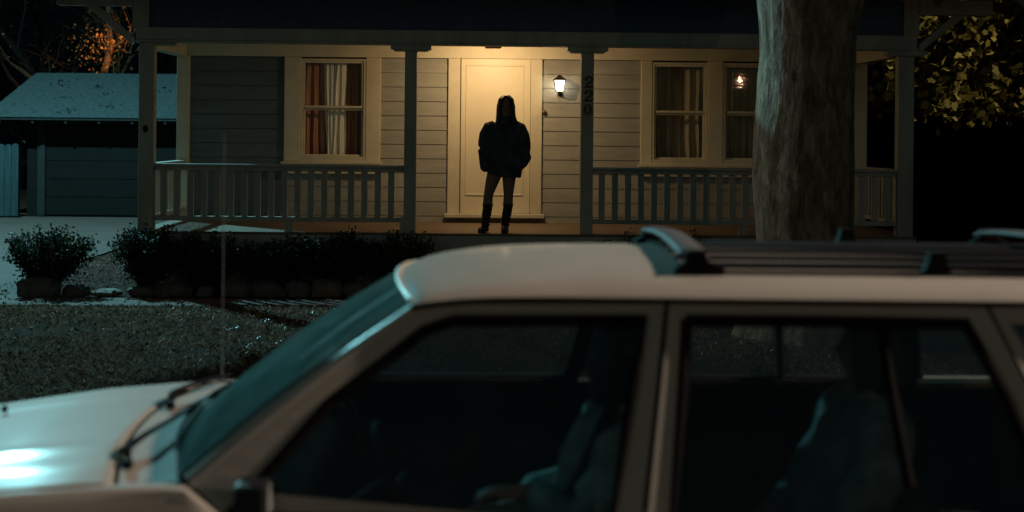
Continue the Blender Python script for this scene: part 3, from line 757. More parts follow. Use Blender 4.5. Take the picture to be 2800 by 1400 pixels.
shrub(-1.55, 16.15, .54, .27, .69, 5200, 'dark shrub below the right part of the left railing', 25, .12)
shrub(-.88, 16.12, .46, .27, .70, 4600, 'dark shrub in front of the porch post left of the door', 26, .14)
shrub(1.75, 16.1, .42, .26, .62, 3200, 'shrub with its leafy tips just above the car roof, right of the number post', 27, .20)
shrub(2.45, 16.1, .42, .26, .66, 3200, 'dark shrub left of the big trunk behind the roof rack', 28, .16)
shrub(4.6, 16.1, .42, .26, .60, 2800, 'dark shrub right of the big trunk under the right railing', 29, .1)

def stone(cx, cy, w, d, h, label, seed, m='rock', flat=.0):
    rng = random.Random(seed)
    bm = bmesh.new(); bmesh.ops.create_icosphere(bm, subdivisions=4, radius=1)
    off = Vector((seed * 3.1, seed * 1.7, 0))
    for v in bm.verts:
        c = v.co.copy()
        s = 1 + .30 * mnoise.noise(c * 1.1 + off) + .12 * mnoise.noise(c * 3 + off) + .04 * mnoise.noise(c * 9 + off)
        c.x = math.copysign(abs(c.x) ** .75, c.x); c.z = math.copysign(abs(c.z) ** .7, c.z)
        v.co = Vector((c.x * w * s, c.y * d * s, max(-.35 * h, c.z * h * s)))
    me = bpy.data.meshes.new('stone'); bm.to_mesh(me); bm.free(); me.materials.append(M[m])
    for p in me.polygons: p.use_smooth = True
    o = bpy.data.objects.new('garden_stone', me); COL.objects.link(o)
    o.location = (cx, cy, h * .32); o.rotation_euler[2] = rng.uniform(-.3, .3)
    return tag(o, label, 'stone', 'stones edging the shrub bed')
stone(-4.83, 15.80, .23, .16, .15, 'big dark angular stone under the lone shrub at far left', 1)
stone(-4.45, 15.88, .14, .12, .08, 'small dark stone right of the big angular stone', 2)
stone(-4.12, 15.95, .16, .13, .05, 'flat pale stone between the two leftmost shrubs', 3, 'rock2')
stone(-3.72, 15.95, .17, .12, .08, 'low rounded stone under the corner post shrub', 4)
stone(-3.38, 15.95, .20, .13, .105, 'wide grey stone right of the corner post shrub', 5)
stone(-3.03, 15.95, .10, .09, .08, 'small pointed stone between two wide grey stones', 6)
stone(-2.70, 15.98, .17, .12, .13, 'blocky square-edged stone behind the car aerial', 7)
stone(-2.34, 15.98, .19, .12, .125, 'flat-topped blocky stone right of the aerial', 8)
stone(-2.0, 16.0, .15, .11, .125, 'pale rounded stone left of the tan boulder', 9)
stone(-1.68, 16.0, .18, .13, .135, 'tan rounded boulder in the row of stones', 10, 'rock2')
stone(-1.36, 16.0, .14, .11, .12, 'dark leaning stone at the right end of the stone row', 11)

# ------------------------------------------------------------------ trees
def big_tree():
    root = thing('shade_tree', (3.02, 13, 0), 'massive old tree with flaking bark standing on the lawn before the porch', 'tree')
    prof = [(0, .66, 3.05), (.25, .56, 3.05), (.55, .49, 3.04), (.86, .445, 3.03), (1.1, .445, 3.01), (1.45, .462, 2.995), (1.8, .458, 2.995), (2.2, .445, 3.01), (2.6, .43, 3.025), (2.85, .445, 3.035), (3.1, .49, 3.06), (3.5, .57, 3.1), (3.9, .55, 3.12)]
    n = 128; rings = []
    zz = np.linspace(0, 3.9, 150)
    rr = np.interp(zz, [p[0] for p in prof], [p[1] for p in prof]); cc = np.interp(zz, [p[0] for p in prof], [p[2] for p in prof])
    for z, r, c in zip(zz, rr, cc):
        ring_ = []
        for k in range(n):
            a = 2 * math.pi * k / n
            px, py = math.cos(a), math.sin(a)
            s = 1 + .035 * mnoise.noise((px * 1.5, py * 1.5, z * .8)) + .030 * mnoise.noise((px * 5, py * 5, z * 1.4 + 5))
            fl = mnoise.noise((px * 9, py * 9, z * 3.2 + 9)); fl2 = mnoise.noise((px * 19, py * 19, z * 6.5))
            s += .018 * max(0, fl) + .012 * fl2
            if z < .7: s += .10 * (1 - z / .7) * math.sin(5 * a + 1) ** 2
            ring_.append((c - 3.02 + r * s * px, r * s * py, z))
        rings.append(ring_)
    tr = MB().loft(rings).build('trunk', M['bark'], root, smooth=True)
    lm = MB(); tips = []
    for a, ln, t in ((0.2, 3.6, .5), (1.9, 3.4, .6), (3.6, 3.8, .55), (5.1, 3.2, .65)):
        p = Vector((.08 + .22 * math.cos(a), .22 * math.sin(a), 3.55)); pts = [p]; rad = [.28]
        d = Vector((math.cos(a) * t, math.sin(a) * t, 1)).normalized()
        for k in range(6):
            d = (d + Vector((random.gauss(0, .12), random.gauss(0, .12), .05))).normalized()
            p = p + d * ln / 5; pts.append(p); rad.append(.28 * (1 - .14 * (k + 1)))
            if k > 1:
                for q in range(2):
                    e = (d + Vector((random.gauss(0, .7), random.gauss(0, .7), .2))).normalized()
                    qq = p + e * random.uniform(.8, 1.5)
                    lm.tube([p, p.lerp(qq, .5) + Vector((0, 0, .1)), qq], [.07, .045, .015], 6); tips += [qq, p.lerp(qq, .6)]
        lm.tube(pts, rad, 12); tips.append(p)
    lm.build('limb', M['bark'], root, smooth=True)
    pts = np.concatenate([np.array(t) + RNG.normal(size=(260, 3)) * .45 for t in tips])
    cards('crown', M['bushleaf'], pts, RNG.uniform(.09, .17, len(pts)), 'lobed', root, seed=31)
big_tree()

def right_tree():
    root = thing('broadleaf_tree', (8.4, 21.5, 0), 'tree with broad yellowish lobed leaves hanging at the upper right beside the porch', 'tree')
    rng = np.random.default_rng(41)
    tr = MB().tube([(0, 0, 0), (.05, 0, 1.5), (0, .1, 3), (.1, 0, 5), (0, 0, 7)], [.22, .18, .15, .1, .05], 12)
    tr.build('trunk', M['limb'], root, smooth=True)
    lm = MB(); tips = []
    for k in range(64):
        z = rng.uniform(2.6, 5.2)
        p2 = Vector((rng.uniform(-2.45, .9), rng.uniform(-1.6, .8), rng.uniform(2.05, 4.6)))
        p0 = Vector((0, 0, z)); p1 = p0.lerp(p2, .5) + Vector((0, 0, .30))
        lm.tube([p0, p1, p2], [.022, .014, .005], 6)
        for t in np.linspace(.3, 1., 8): tips.append(p0.lerp(p1, min(1, 2 * t)) if t < .5 else p1.lerp(p2, 2 * t - 1))
    lm.build('limb', M['limb'], root)
    pts = np.concatenate([np.array(t) + rng.normal(size=(26, 3)) * [.17, .17, .15] for t in tips])
    pts = pts[pts[:, 2] > 1.9 + .15 * rng.normal(size=len(pts))]
    cards('crown', M['maple'], pts, rng.uniform(.08, .18, len(pts)), 'lobed', root, seed=43)
right_tree()

def bare_tree(x, y, h, label, seed, nleaf, col='limb', leaf='oleaf', clump=None, levels=4, trunk=.16, group=None):
    rnd = random.Random(seed)
    root = thing('bare_tree', (x, y, 0), label, 'tree', group)
    tips = []; lm = MB()
    def grow(p, d, ln, r, lv):
        pts = [p]; rad = [r]
        for k in range(4):
            d = (d + Vector((rnd.gauss(0, .17), rnd.gauss(0, .17), rnd.gauss(.04, .08)))).normalized()
            p = p + d * ln / 4; pts.append(p); rad.append(r * (1 - .14 * (k + 1)))
            if lv > 0 and k > 0:
                for q in range(1 if lv > 1 else 2):
                    e = (d * .75 + Vector((rnd.gauss(0, .6), rnd.gauss(0, .6), rnd.gauss(.12, .35)))).normalized()
                    grow(p, e, ln * rnd.uniform(.5, .75), rad[-1] * .55, lv - 1)
            if lv <= 1: tips.append(p)
        lm.tube(pts, rad, 5 if lv < 2 else 8, cap=False)
    MBt = MB().tube([(0, 0, 0), (.05, .02, h * .15), (0, .05, h * .30)], [trunk, trunk * .85, trunk * .75], 10)
    MBt.build('trunk', M[col], root, smooth=True)
    grow(Vector((0, .05, h * .28)), Vector((0.02, 0, 1)), h * .42, trunk * .72, levels)
    for k in range(3):
        a = k * 2.2 + seed
        grow(Vector((0, .05, h * (.2 + .035 * k))), Vector((math.cos(a), math.sin(a), .9)).normalized(), h * .32, trunk * .45, levels - 1)
    lm.build('limb', M[col], root)
    P = np.array([tuple(t) for t in tips])
    rng = np.random.default_rng(seed)
    sel = P[rng.integers(0, len(P), nleaf)] + rng.normal(size=(nleaf, 3)) * .10
    if clump: 
        c = np.array(clump[:3]) - np.array([x, y, 0])
        extra = c + rng.normal(size=(clump[4], 3)) * clump[3]
        sel = np.concatenate([sel, extra])
    cards('crown', M[leaf], sel, rng.uniform(.05, .11, len(sel)), 'diamond', root, asp=.7, seed=seed)
    return root
bare_tree(-9.9, 37.2, 8.2, 'bare twiggy tree behind the garage with orange-lit dry leaves', 3, 90, col='olimb', clump=(-9.75, 37.0, 3.9, .40, 330), levels=5)
bare_tree(-12.2, 40, 8.5, 'dim bare tree at the left behind the orange-lit tree', 5, 120)

# the dark wood closing the view behind house and garage
def wood(name, x0, x1, y, h, n, label, seed):
    rng = np.random.default_rng(seed)
    def fn(u, v):
        x = x0 + (x1 - x0) * u
        hh = h * (1 + .18 * mnoise.noise((x * .35, seed, 0)))
        return (x, y + .9 * mnoise.noise((x * .5, v * 4, seed)) + 1.2 * v, -.1 + hh * v)
    core = MB().grid(fn, 60, 14).build(name, M['woodcore'], smooth=True)
    core.data.materials.append(M['woodleaf'])
    x = rng.uniform(x0, x1, n); v = rng.uniform(0, 1.03, n)
    P = np.array([fn((a - x0) / (x1 - x0), b) for a, b in zip(x, v)]); P[:, 1] -= np.abs(rng.normal(size=n)) * .5
    P += rng.normal(size=(n, 3)) * .2
    lf = cards(name + '_leaf', M['woodleaf'], P, rng.uniform(.12, .32, n), seed=seed, asp=.6)
    # one object: join the leaves into the core mesh
    bm = bmesh.new(); bm.from_mesh(core.data); bm.from_mesh(lf.data)
    nf = len(core.data.polygons)
    bm.faces.ensure_lookup_table()
    for i, f in enumerate(bm.faces): f.material_index = 0 if i < nf else 1
    bm.to_mesh(core.data); bm.free()
    bpy.data.objects.remove(lf)
    return tag(core, label, 'woods', kind='stuff')
wood('far_trees', -34, 4, 44, 13, 9000, 'black mass of trees far behind the garage', 51)
wood('hedge_trees', 4.5, 30, 27.5, 10, 9000, 'black mass of trees behind the right end of the house', 52)

# ------------------------------------------------------------------ the parked car
YC = 4.33
car = thing('parked_car', (.4, YC, -.13), 'cream estate car with roof rack parked at the kerb in the foreground', 'car')
def C(mb, n_, m, parent=None, **k):
    o = mb.build(n_, m, **k)
    if parent is None: return rel(o, car)
    o.parent = parent; return o
def hw(z):
    return float(np.interp(z, [0, .2, .5, .72, .88, .945, .965, 1.417], [.76, .82, .85, .853, .835, .80, .778, .632]))
def hg(z): return .778 + (.965 - z) * .323 if z < .965 else hw(z)
def S(s, x, z, o=0.):         # point on the car's side; s=-1 near (towards the camera), +1 far
    return (x, YC + s * (hg(z) - o), z)
def ftop(x): return float(np.interp(x, [-2.05, -1.9, -1.74, -1.3, -1.0, -.75, 3], [.72, .82, .865, .925, .952, .962, .962]))
def top(s, x):                # the car leans a little on the road's camber: the near sill sits lower
    return ftop(x) if s > 0 else min(ftop(x), float(np.interp(x, [-.72, -.60, 3], [.962, .872, .868])))
def xin(x): return float(np.interp(x, [-2.12, -2.05, -1.85, -1.4, 2.3, 2.6, 2.68], [.55, .72, .93, 1., 1., .95, .8]))
XS = [-2.12, -2.08, -2.0, -1.9, -1.74, -1.5, -1.3, -1.1, -.95, -.75, -.72, -.66, -.6, -.4, 0, .4, .8, 1.2, 1.6, 2.0, 2.3, 2.5, 2.62, 2.68]
bd = MB()
for s in (-1, 1):
    rings = []
    for x in XS:
        zt = top(s, x)
        ring_ = []
        for t in (0, .12, .3, .5, .68, .8, .88, .93, .97):
            z = .06 + (zt - .06) * t
            ring_.append((x, YC + s * hw(z * (.965 / max(zt, .8) if s > 0 else float(np.interp(x, [-.80, -.58], [.965 / max(ftop(x), .8), 1.])))) * xin(x), z))
        k_ = (hw(.945) if s > 0 else float(np.interp(x, [-.80, -.58], [hw(.945), hw(.85)]))) * xin(x)
        ring_ += [(x, YC + s * (k_ - .012), zt - .006), (x, YC + s * (k_ - .032), zt + .001), (x, YC + s * (k_ - .06), zt + .002)]
        rings.append(ring_)
    bd.loft(rings, closed=False)
# nose, tail, floor
bd.grid(lambda u, v: (-2.12 - .05 * math.sin(math.pi * v), YC + (2 * v - 1) * .47, .06 + (.62 - .0) * u), 4, 9)
bd.grid(lambda u, v: (2.68 + .03 * math.sin(math.pi * v), YC + (2 * v - 1) * .66, .06 + .90 * u), 4, 9)
body = C(bd, 'body', M['paint'], smooth=True)
md = body.modifiers.new('crease', 'EDGE_SPLIT'); md.split_angle = R(40)
C(MB().box(-1.9, 2.6, YC - .74, YC + .74, .04, .08), 'floor_pan', M['black'])
# bonnet
def xr(v): return -.905 - .085 * (1 - (2 * v - 1) ** 2)
def hood(u, v):
    w = (2 * v - 1) * .758
    x0 = -2.06 + .07 * abs(2 * v - 1) ** 3
    x = x0 + (xr(v) - x0) * u
    z = ftop(x) + .012 + .022 * (1 - (2 * v - 1) ** 2) * min(1, (x + 2.2) / .6) - .012 * max(0, abs(2 * v - 1) - .8) * 5
    z += .006 * (math.exp(-((abs(2 * v - 1) - .52) / .05) ** 2))
    return (x, YC + w * xin(x), z)
C(MB().grid(hood, 36, 41), 'bonnet', M['paint'], smooth=True, solid=.002)
# cowl and screen
def xb(v): return -.742 - .092 * (1 - (2 * v - 1) ** 2)
def zb(v): return .972 + .026 * (1 - (2 * v - 1) ** 2)
def cowl(u, v):
    w = (2 * v - 1) * .735
    x = xr(v) + .008 + (xb(v) - .004 - xr(v) - .008) * u
    q = 1 - (2 * v - 1) ** 2
    za = ftop(xr(v)) + .008 + .022 * q - .010 * max(0, abs(2 * v - 1) - .8) * 5
    return (x, YC + w, za + (zb(v) - .006 - za) * u - .004 * math.sin(math.pi * u))
C(MB().grid(cowl, 10, 31), 'cowl', M['paint'], smooth=True)
def xh(v): return -.24 + .072 * (2 * v - 1) ** 2
def zh(v): return 1.425 - .030 * (2 * v - 1) ** 2
def scr(u, v):
    y0, y1 = (2 * v - 1) * .725, (2 * v - 1) * .605
    b = .018 * math.sin(math.pi * u)
    return (xb(v) + (xh(v) - xb(v)) * u - b, YC + y0 + (y1 - y0) * u, zb(v) + (zh(v) - zb(v)) * u + b * .7)
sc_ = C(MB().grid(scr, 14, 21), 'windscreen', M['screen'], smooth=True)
# rubber seal round the screen
sl_ = MB()
sl_.tube([scr(u, 0) for u in np.linspace(0, 1, 12)], .007, 6).tube([scr(u, 1) for u in np.linspace(0, 1, 12)], .007, 6).tube([scr(0, v) for v in np.linspace(0, 1, 20)], .009, 6)
C(sl_, 'screen_seal', M['rubber'], sc_)
C(MB().tube([(p[0] + .004, p[1], p[2] + .004) for p in [scr(1, v) for v in np.linspace(0, 1, 24)]], .010, 8), 'screen_moulding', M['pillar'], sc_, smooth=True)
# A-pillars: rounded strip between screen edge and door frame
for s in (-1, 1):
    ap = MB()
    v = 0 if s < 0 else 1
    rows = []
    for u in np.linspace(0, 1, 14):
        a = Vector(scr(u, v)); x, z = -.705 + (-.155 + .705) * u, .958 + (1.392 - .958) * u
        b = Vector(S(s, x, z, .0))
        mid = (a + b) / 2 + Vector((0, s * .006, .014))
        q1 = a.lerp(mid, .5) + Vector((0, 0, .003)); q2 = mid.lerp(b, .55) + Vector((0, s * .008, .004))
        rows.append([tuple(a), tuple(q1), tuple(mid), tuple(q2), tuple(b), (b.x + .01, b.y - s * .02, b.z - .01)])
    ap.loft(rows, closed=False)
    C(ap, 'windscreen_pillar', M['pillar'], smooth=True, sub=1)
# roof
def rzc(x): return float(np.interp(x, [-.24, -.13, .04, .3, 1.5, 2.2, 2.5], [1.425, 1.464, 1.495, 1.506, 1.503, 1.485, 1.44]))
def rze(x): return float(np.interp(x, [-.17, -.06, .1, 2.2, 2.5], [1.395, 1.410, 1.417, 1.41, 1.38]))
VV = [0, .012, .03, .06, .10, .16, .24, .34, .44, .5]; VV = VV + [1 - v for v in VV[-2::-1]]
UU = [0, .012, .03, .06, .10, .15, .2, .3, .45, .6, .75, .9, .96, 1]
rf = MB(); rr_ = []
for u in UU:
    row = []
    for v in VV:
        q = abs(2 * v - 1)
        x = xh(v) + (2.48 - xh(v)) * u
        zc, ze = rzc(x), rze(x) if x > -.17 else 1.395
        dr_ = float(np.interp(q, [0, .5, .76, .88, .94, .976, 1.], [0, .14, .33, .50, .65, .82, 1.]))
        z = zc - (zc - ze) * dr_
        if u == 0: z = zh(v)
        row.append((x, YC + (2 * v - 1) * .640, z))
    rr_.append(row)
rf.loft(rr_, closed=False)
roofc = C(rf, 'car_roof', M['paint'], smooth=True, sub=2)
gut = MB()
for s in (-1, 1):
    gut.tube([S(s, x, rze(x) + .001, -.010) for x in (-.17, -.1, -.04, .05, .2, .6, 1.0, 1.5, 2.0, 2.4)], .0075, 8)
C(gut, 'rain_gutter', M['rubber'], roofc, smooth=True)
# side window frames; each a ring on the car's side
def dring(s, outer, inner, o=.0):
    mb = MB(); n = len(outer)
    vs = [S(s, x, z, o) for x, z in outer] + [S(s, x, z, o + .012) for x, z in inner] + [S(s, x, z, o + .035) for x, z in inner]
    fs = []
    for k in range(n):
        a, b = k, (k + 1) % n
        fs.append((a, b, b + n, a + n)); fs.append((a + n, b + n, b + 2 * n, a + 2 * n))
    return mb.add(vs, fs)
def dense(poly, k=5):
    out = []
    for i, p in enumerate(poly):
        q = poly[(i + 1) % len(poly)]
        out += [(p[0] + (q[0] - p[0]) * t / k, p[1] + (q[1] - p[1]) * t / k) for t in range(k)]
    return out
FO = [(-.70, .962), (-.43, 1.176), (-.16, 1.388), (-.06, 1.405), (.508, 1.409), (.480, 1.2), (.432, .962)]
FI = [(-.615, .972), (-.37, 1.160), (-.135, 1.336), (-.06, 1.362), (.460, 1.366), (.424, 1.2), (.362, .972)]
RO = [(.522, 1.409), (.9, 1.409), (1.335, 1.409), (1.44, 1.17), (1.55, .962), (1.0, .962), (.446, .962), (.494, 1.2)]
RI = [(.565, 1.366), (.9, 1.366), (1.285, 1.362), (1.378, 1.17), (1.475, .972), (1.0, .972), (.512, .972), (.550, 1.2)]
QO = [(1.345, 1.409), (1.8, 1.409), (2.36, 1.39), (2.52, 1.15), (2.6, .962), (2.0, .962), (1.56, .962), (1.45, 1.17)]
QI = [(1.40, 1.362), (1.8, 1.362), (2.26, 1.35), (2.37, 1.15), (2.42, .985), (2.0, .985), (1.61, .985), (1.505, 1.17)]
def pane(s, poly, o=.024): return MB().add([S(s, x, z, o) for x, z in poly], [tuple(range(len(poly)))])
def low(poly, s):
    return poly if s > 0 else [(x - (.018 if x > 0 and x < .6 else 0), (z if z > 1. or x < -.65 else (.872 if z < .968 else .885))) for x, z in poly]
for s in (-1, 1):
    for outer, inner, lab in ((low(FO, s), low(FI, s), 'front'), (low(RO, s), low(RI, s), 'rear')):
        d = C(dring(s, dense(outer), dense(inner)), 'door', M['paint'], bevel=.004)
        C(pane(s, inner), 'door_glass', M['carglass'], d)
        sm = MB(); pp = [S(s, x, z, .016) for x, z in inner]
        sm.tube(pp + [pp[0]], .017, 8)
        C(sm, 'window_seal', M['rubber'], d)
        # lower panel skin and handle
        xa, xz = (-.70, .40) if lab == 'front' else (.425, 1.50)
        C(MB().grid(lambda u, v: (xa + (xz - xa) * v + (.03 * math.sin(u * 3)), YC + s * (hw(.12 + .74 * u) + .004), .12 + .74 * u), 10, 4), 'door_skin', M['paint'], d, smooth=True)
        C(MB().box(xz - .22, xz - .04, YC + s * .862 - .012, YC + s * .862 + .012, .80, .83), 'handle', M['black'], d, bevel=.006)
        if lab == 'rear':
            mb = MB(); mb.tube([S(s, 1.06, 1.37, .012), S(s, 1.075, 1.17, .012), S(s, 1.10, .965, .012)], .015, 8)
            C(mb, 'divider_bar', M['rubber'], d)
    q = C(dring(s, dense(low(QO, s)), dense(low(QI, s))), 'rear_pillar', M['paint'])
    C(pane(s, low(QI, s)), 'quarter_glass', M['carglass'], q)
# tailgate top and glass
C(MB().grid(lambda u, v: (2.66 - .19 * u, YC + (2 * v - 1) * (.74 - .13 * u), .96 + .44 * u), 5, 7), 'tailgate_glass', M['carglass'], smooth=True)
# mirrors
for s in (-1, 1):
    mr = C(MB().loft([[(-.575 + dx, YC + s * (yy), (zz_ - 1.0) * .82 + .955) for yy, zz_ in ((.80, .955), (.93, .95), (.945, .975), (.935, 1.055), (.85, 1.06), (.80, 1.0))] for dx in (0, .075)] ), 'door_mirror', M['mirrorcap'], bevel=.008)
    C(MB().add([(-.498, YC + s * .815, .925), (-.495, YC + s * .925, .921), (-.495, YC + s * .92, .993), (-.498, YC + s * .855, .997)], [(0, 1, 2, 3)]), 'mirror_glass', M['mirror'], mr)
# wipers
for (a, b, c, d_) in ((( -.905, 3.72, .0), (-.93, 3.83, .0), (-.90, 3.93, .012), (-.835, 4.28, .02)), ((-.945, 4.42, .0), (-.965, 4.53, .0), (-.93, 4.63, .012), (-.845, 4.92, .02))):
    def W(p, dz=0): 
        return (p[0], p[1], 1.002 + p[2] * .6 - .026 * (abs(p[1] - YC) / .7) ** 2 + dz)
    wb = MB().tube([W(a), W(b, .012), W(c, .016), W(d_, .012)], [.008, .012, .008, .006], 8)
    w_ = C(wb, 'wiper', M['rubber'], smooth=True)
    C(MB().tube([(xb(.5 + (yy - YC) / 1.47) - .012, yy, zb(.5 + (yy - YC) / 1.47) + .014) for yy in np.linspace(b[1] - .03, d_[1] + .12, 8)], [.005] + [.0075] * 6 + [.005], 6), 'wiper_blade', M['rubber'], w_)
    C(MB().tube([W(a, -.015), W(a, .008)], .014, 10), 'wiper_pivot', M['rubber'], w_)
C(MB().tube([(-.905, 5.085, .955), (-.905, 5.085, .975)], [.014, .010], 8).tube([(-.905, 5.085, .97), (-.905, 5.085, 1.84)], [.0028, .0016], 6), 'aerial', M['steel'])
C(MB().tube([(-1.52, 4.62, .935), (-1.52, 4.62, .955)], [.012, .008], 8), 'washer_jet', M['black'])
# roof rack
rack = C(MB().box(.57, 2.35, YC - .50, YC - .45, 1.466, 1.480), 'roof_rack', M['black'], bevel=.004)
for yy in (-.385, -.255, -.10, .06, .21, .36):
    q_ = abs(yy) / .64
    zs = 1.503 - .088 * float(np.interp(q_, [0, .5, .76, .88, .94, .976, 1.], [0, .14, .33, .50, .65, .82, 1.]))
    C(MB().box(.565, 2.35, YC + yy - .042, YC + yy + .042, zs - .012, zs + .010), 'rack_slat', M['rubber'], rack, bevel=.004)
C(MB().box(.57, 2.35, YC + .45, YC + .50, 1.466, 1.482), 'rack_rail', M['black'], rack, bevel=.004)
for x in (.59, 1.74):
    def cb(t, dx, dz): 
        yy = YC - .50 + 1.0 * t
        return (x + dx, yy, 1.518 + .026 * math.sin(math.pi * t) ** .7 + .7 * dz)
    mb = MB().loft([[cb(t, -.042, 0.), cb(t, -.03, .012), cb(t, .0, .018), cb(t, .035, .011), cb(t, .042, 0.), cb(t, .02, -.010), cb(t, -.025, -.010)] for t in np.linspace(0, 1, 14)])
    C(mb, 'cross_bar', M['bar'], rack, smooth=True)
    for s in (-1, 1):
        C(MB().loft([[(x + a * k, YC + s * .49 + b * .022, z) for a, b in ((-.07, -1), (.10, -1), (.10, 1), (-.07, 1))] for k, z in ((.85, 1.474), (.8, 1.490), (.35, 1.51), (.3, 1.538))]), 'rack_foot', M['rubber'], rack, bevel=.005)
for s in (-1, 1):
    C(MB().loft([[(1.255 + a * k, YC + s * .475 + b * .02, z) for a, b in ((-.04, -1), (.04, -1), (.04, 1), (-.04, 1))] for k, z in ((1., 1.478), (.6, 1.51), (.5, 1.536))]), 'rack_foot', M['rubber'], rack)
# inside
def seat(x, y, label=None):
    rng_ = [(x - .10, .48, .21), (x - .05, .62, .235), (x + .02, .80, .235), (x + .09, .95, .215), (x + .14, 1.04, .17), (x + .165, 1.085, .11)]
    rows = [[(a + .075 * math.cos(t) * (1 if math.cos(t) > 0 else .8), y + w * math.copysign(abs(math.sin(t)) ** .6, math.sin(t)), z) for t in [2 * math.pi * k / 18 for k in range(18)]] for a, z, w in rng_]
    st = C(MB().loft(rows), 'seat', M['seat'], smooth=True)
    C(MB().loft([[(x - .50, y - .22, z), (x - .02, y - .23, z - .03), (x - .02, y + .23, z - .03), (x - .50, y + .22, z)] for z in (.30, .48)]), 'seat_cushion', M['seat'], st, bevel=.05)
    C(MB().loft([[(x + .195 + a + .045 * math.cos(t), y + .13 * w * math.copysign(abs(math.sin(t)) ** .6, math.sin(t)), z) for t in [2 * math.pi * k / 14 for k in range(14)]] for a, z, w in ((-.005, 1.115, .7), (0, 1.14, 1.), (.01, 1.22, 1.), (.02, 1.27, .8), (.02, 1.28, .5))]).tube([(x + .17, y - .05, 1.05), (x + .19, y - .05, 1.13)], .007, 6).tube([(x + .17, y + .05, 1.05), (x + .19, y + .05, 1.13)], .007, 6), 'headrest', M['headrest'], st, smooth=True)
    return st
seat(.34, 3.98); seat(.36, 4.68)
rs = C(MB().loft([[(a + .07 * math.cos(t), YC + .62 * w * math.copysign(abs(math.sin(t)) ** .4, math.sin(t)), z) for t in [2 * math.pi * k / 24 for k in range(24)]] for a, z, w in ((1.10, .48, 1), (1.17, .75, 1), (1.22, .93, .97), (1.24, .98, .9))]), 'rear_bench', M['rear_cloth'], smooth=True)
C(MB().loft([[(.62, YC - .6, z), (1.05, YC - .62, z - .02), (1.05, YC + .62, z - .02), (.62, YC + .6, z)] for z in (.3, .47)]), 'seat_cushion', M['rear_cloth'], rs, bevel=.05)
for yy in (-.34,):
    C(MB().loft([[(1.265 + .05 * math.cos(t), YC + yy + .14 * w * math.copysign(abs(math.sin(t)) ** .6, math.sin(t)), z) for t in [2 * math.pi * k / 14 for k in range(14)]] for z, w in ((.98, .8), (1.02, 1.), (1.09, .95), (1.125, .6))]), 'headrest', M['rear_cloth'], rs, smooth=True)
C(MB().loft([[(-.74, y_, .62), (-.74, y_, .955), (-.60, y_, .965), (-.42, y_, .90), (-.40, y_, .70), (-.45, y_, .60)] for y_ in (YC - .70, YC + .70)]), 'dashboard', M['black'], bevel=.03)
st = MB(); pts_ = []
for k in range(25):
    a = 2 * math.pi * k / 24; u, w = .185 * math.cos(a), .185 * math.sin(a)
    pts_.append((-.20 + w * -.42, 3.98 + u, .86 + w * .9))
st.tube(pts_, .014, 8, cap=False).tube([(-.42, 3.98, .74), (-.22, 3.98, .85)], [.03, .05], 10).tube([(-.20, 3.81, .86), (-.22, 3.98, .855), (-.20, 4.15, .86)], .014, 6)
C(st, 'steering_wheel', M['black'], smooth=True)
for yy, s in ((3.72, -1), (4.94, 1)):
    C(MB().tube([(.40, yy, 1.27), (.36, yy - s * .03, 1.12), (.30, yy - s * .10, .95), (.16, yy - s * .24, .62)], (.003, .022) and [(.004, .022)] * 4, 8), 'seat_belt', M['black'])
# pillars of the far side seen through the glass need their trim
for s in (-1, 1):
    C(MB().tube([S(s, .50, 1.39, .06), S(s, .475, 1.2, .06), S(s, .43, .90, .06)], [.03, .033, .038], 8), 'pillar_trim', M['black'])
C(MB().grid(lambda u, v: (-.12 + 2.5 * u, YC + (2 * v - 1) * .585, rzc(-.1 + 2.4 * u) - .055 - .05 * abs(2 * v - 1) ** 3), 12, 13), 'headlining', M['dark'], smooth=True)
for s in (-1, 1):
    C(MB().box(-.68, 1.58, YC + s * .755 - .012, YC + s * .755 + .012, .30, .952 if s > 0 else .86), 'door_lining', M['black'])
for s in (-1, 1):
    C(MB().box(1.56, 2.60, YC + s * .735 - .01, YC + s * .735 + .01, .10, .95 if s > 0 else .86), 'boot_lining', M['black'])
    C(MB().tube([S(s, -.70, .95, .075), S(s, -.43, 1.17, .075), S(s, -.15, 1.38, .075)], [.05, .04, .035], 8), 'pillar_trim', M['black'])
    C(MB().tube([S(s, 1.33, 1.40, .05), S(s, 1.44, 1.17, .05), S(s, 1.53, .96, .05)], [.03, .04, .05], 8), 'pillar_trim', M['black'])
C(MB().box(2.60, 2.62, YC - .72, YC + .72, .1, .95), 'tailgate_lining', M['black'])
C(MB().box(-.76, -.74, YC - .72, YC + .72, .1, .93), 'bulkhead', M['black'])
# wheels, lamps, bumpers
def wheel(x, s):
    yw = YC + s * .74
    w = C(MB().tube([(x, yw - .10, .195), (x, yw - .085, .195), (x, yw + .085, .195), (x, yw + .10, .195)], [.27, .325, .325, .27], 36), 'wheel', M['rubber'], smooth=False, bevel=.01)
    C(MB().tube([(x, yw + s * .101, .195), (x, yw + s * .115, .195)], [.20, .17], 24), 'rim', M['steel'], w)
    return w
for x in (-1.32, 1.72):
    for s in (-1, 1): wheel(x, s)
for s in (-1, 1):
    C(MB().box(-2.16, -2.10, YC + s * .46 - .11, YC + s * .46 + .11, .56, .68), 'headlight', M['lens'], bevel=.02)
    C(MB().box(2.66, 2.72, YC + s * .64 - .08, YC + s * .64 + .08, .62, .90), 'tail_light', M['redlens'], bevel=.02)
C(MB().box(-2.22, -2.13, YC - .74, YC + .74, .24, .40), 'bumper', M['black'], bevel=.03)
C(MB().box(2.69, 2.80, YC - .78, YC + .78, .24, .42), 'bumper', M['black'], bevel=.03)
C(MB().box(-2.185, -2.168, YC - .33, YC + .33, .50, .64), 'grille', M['black'], bevel=.004)

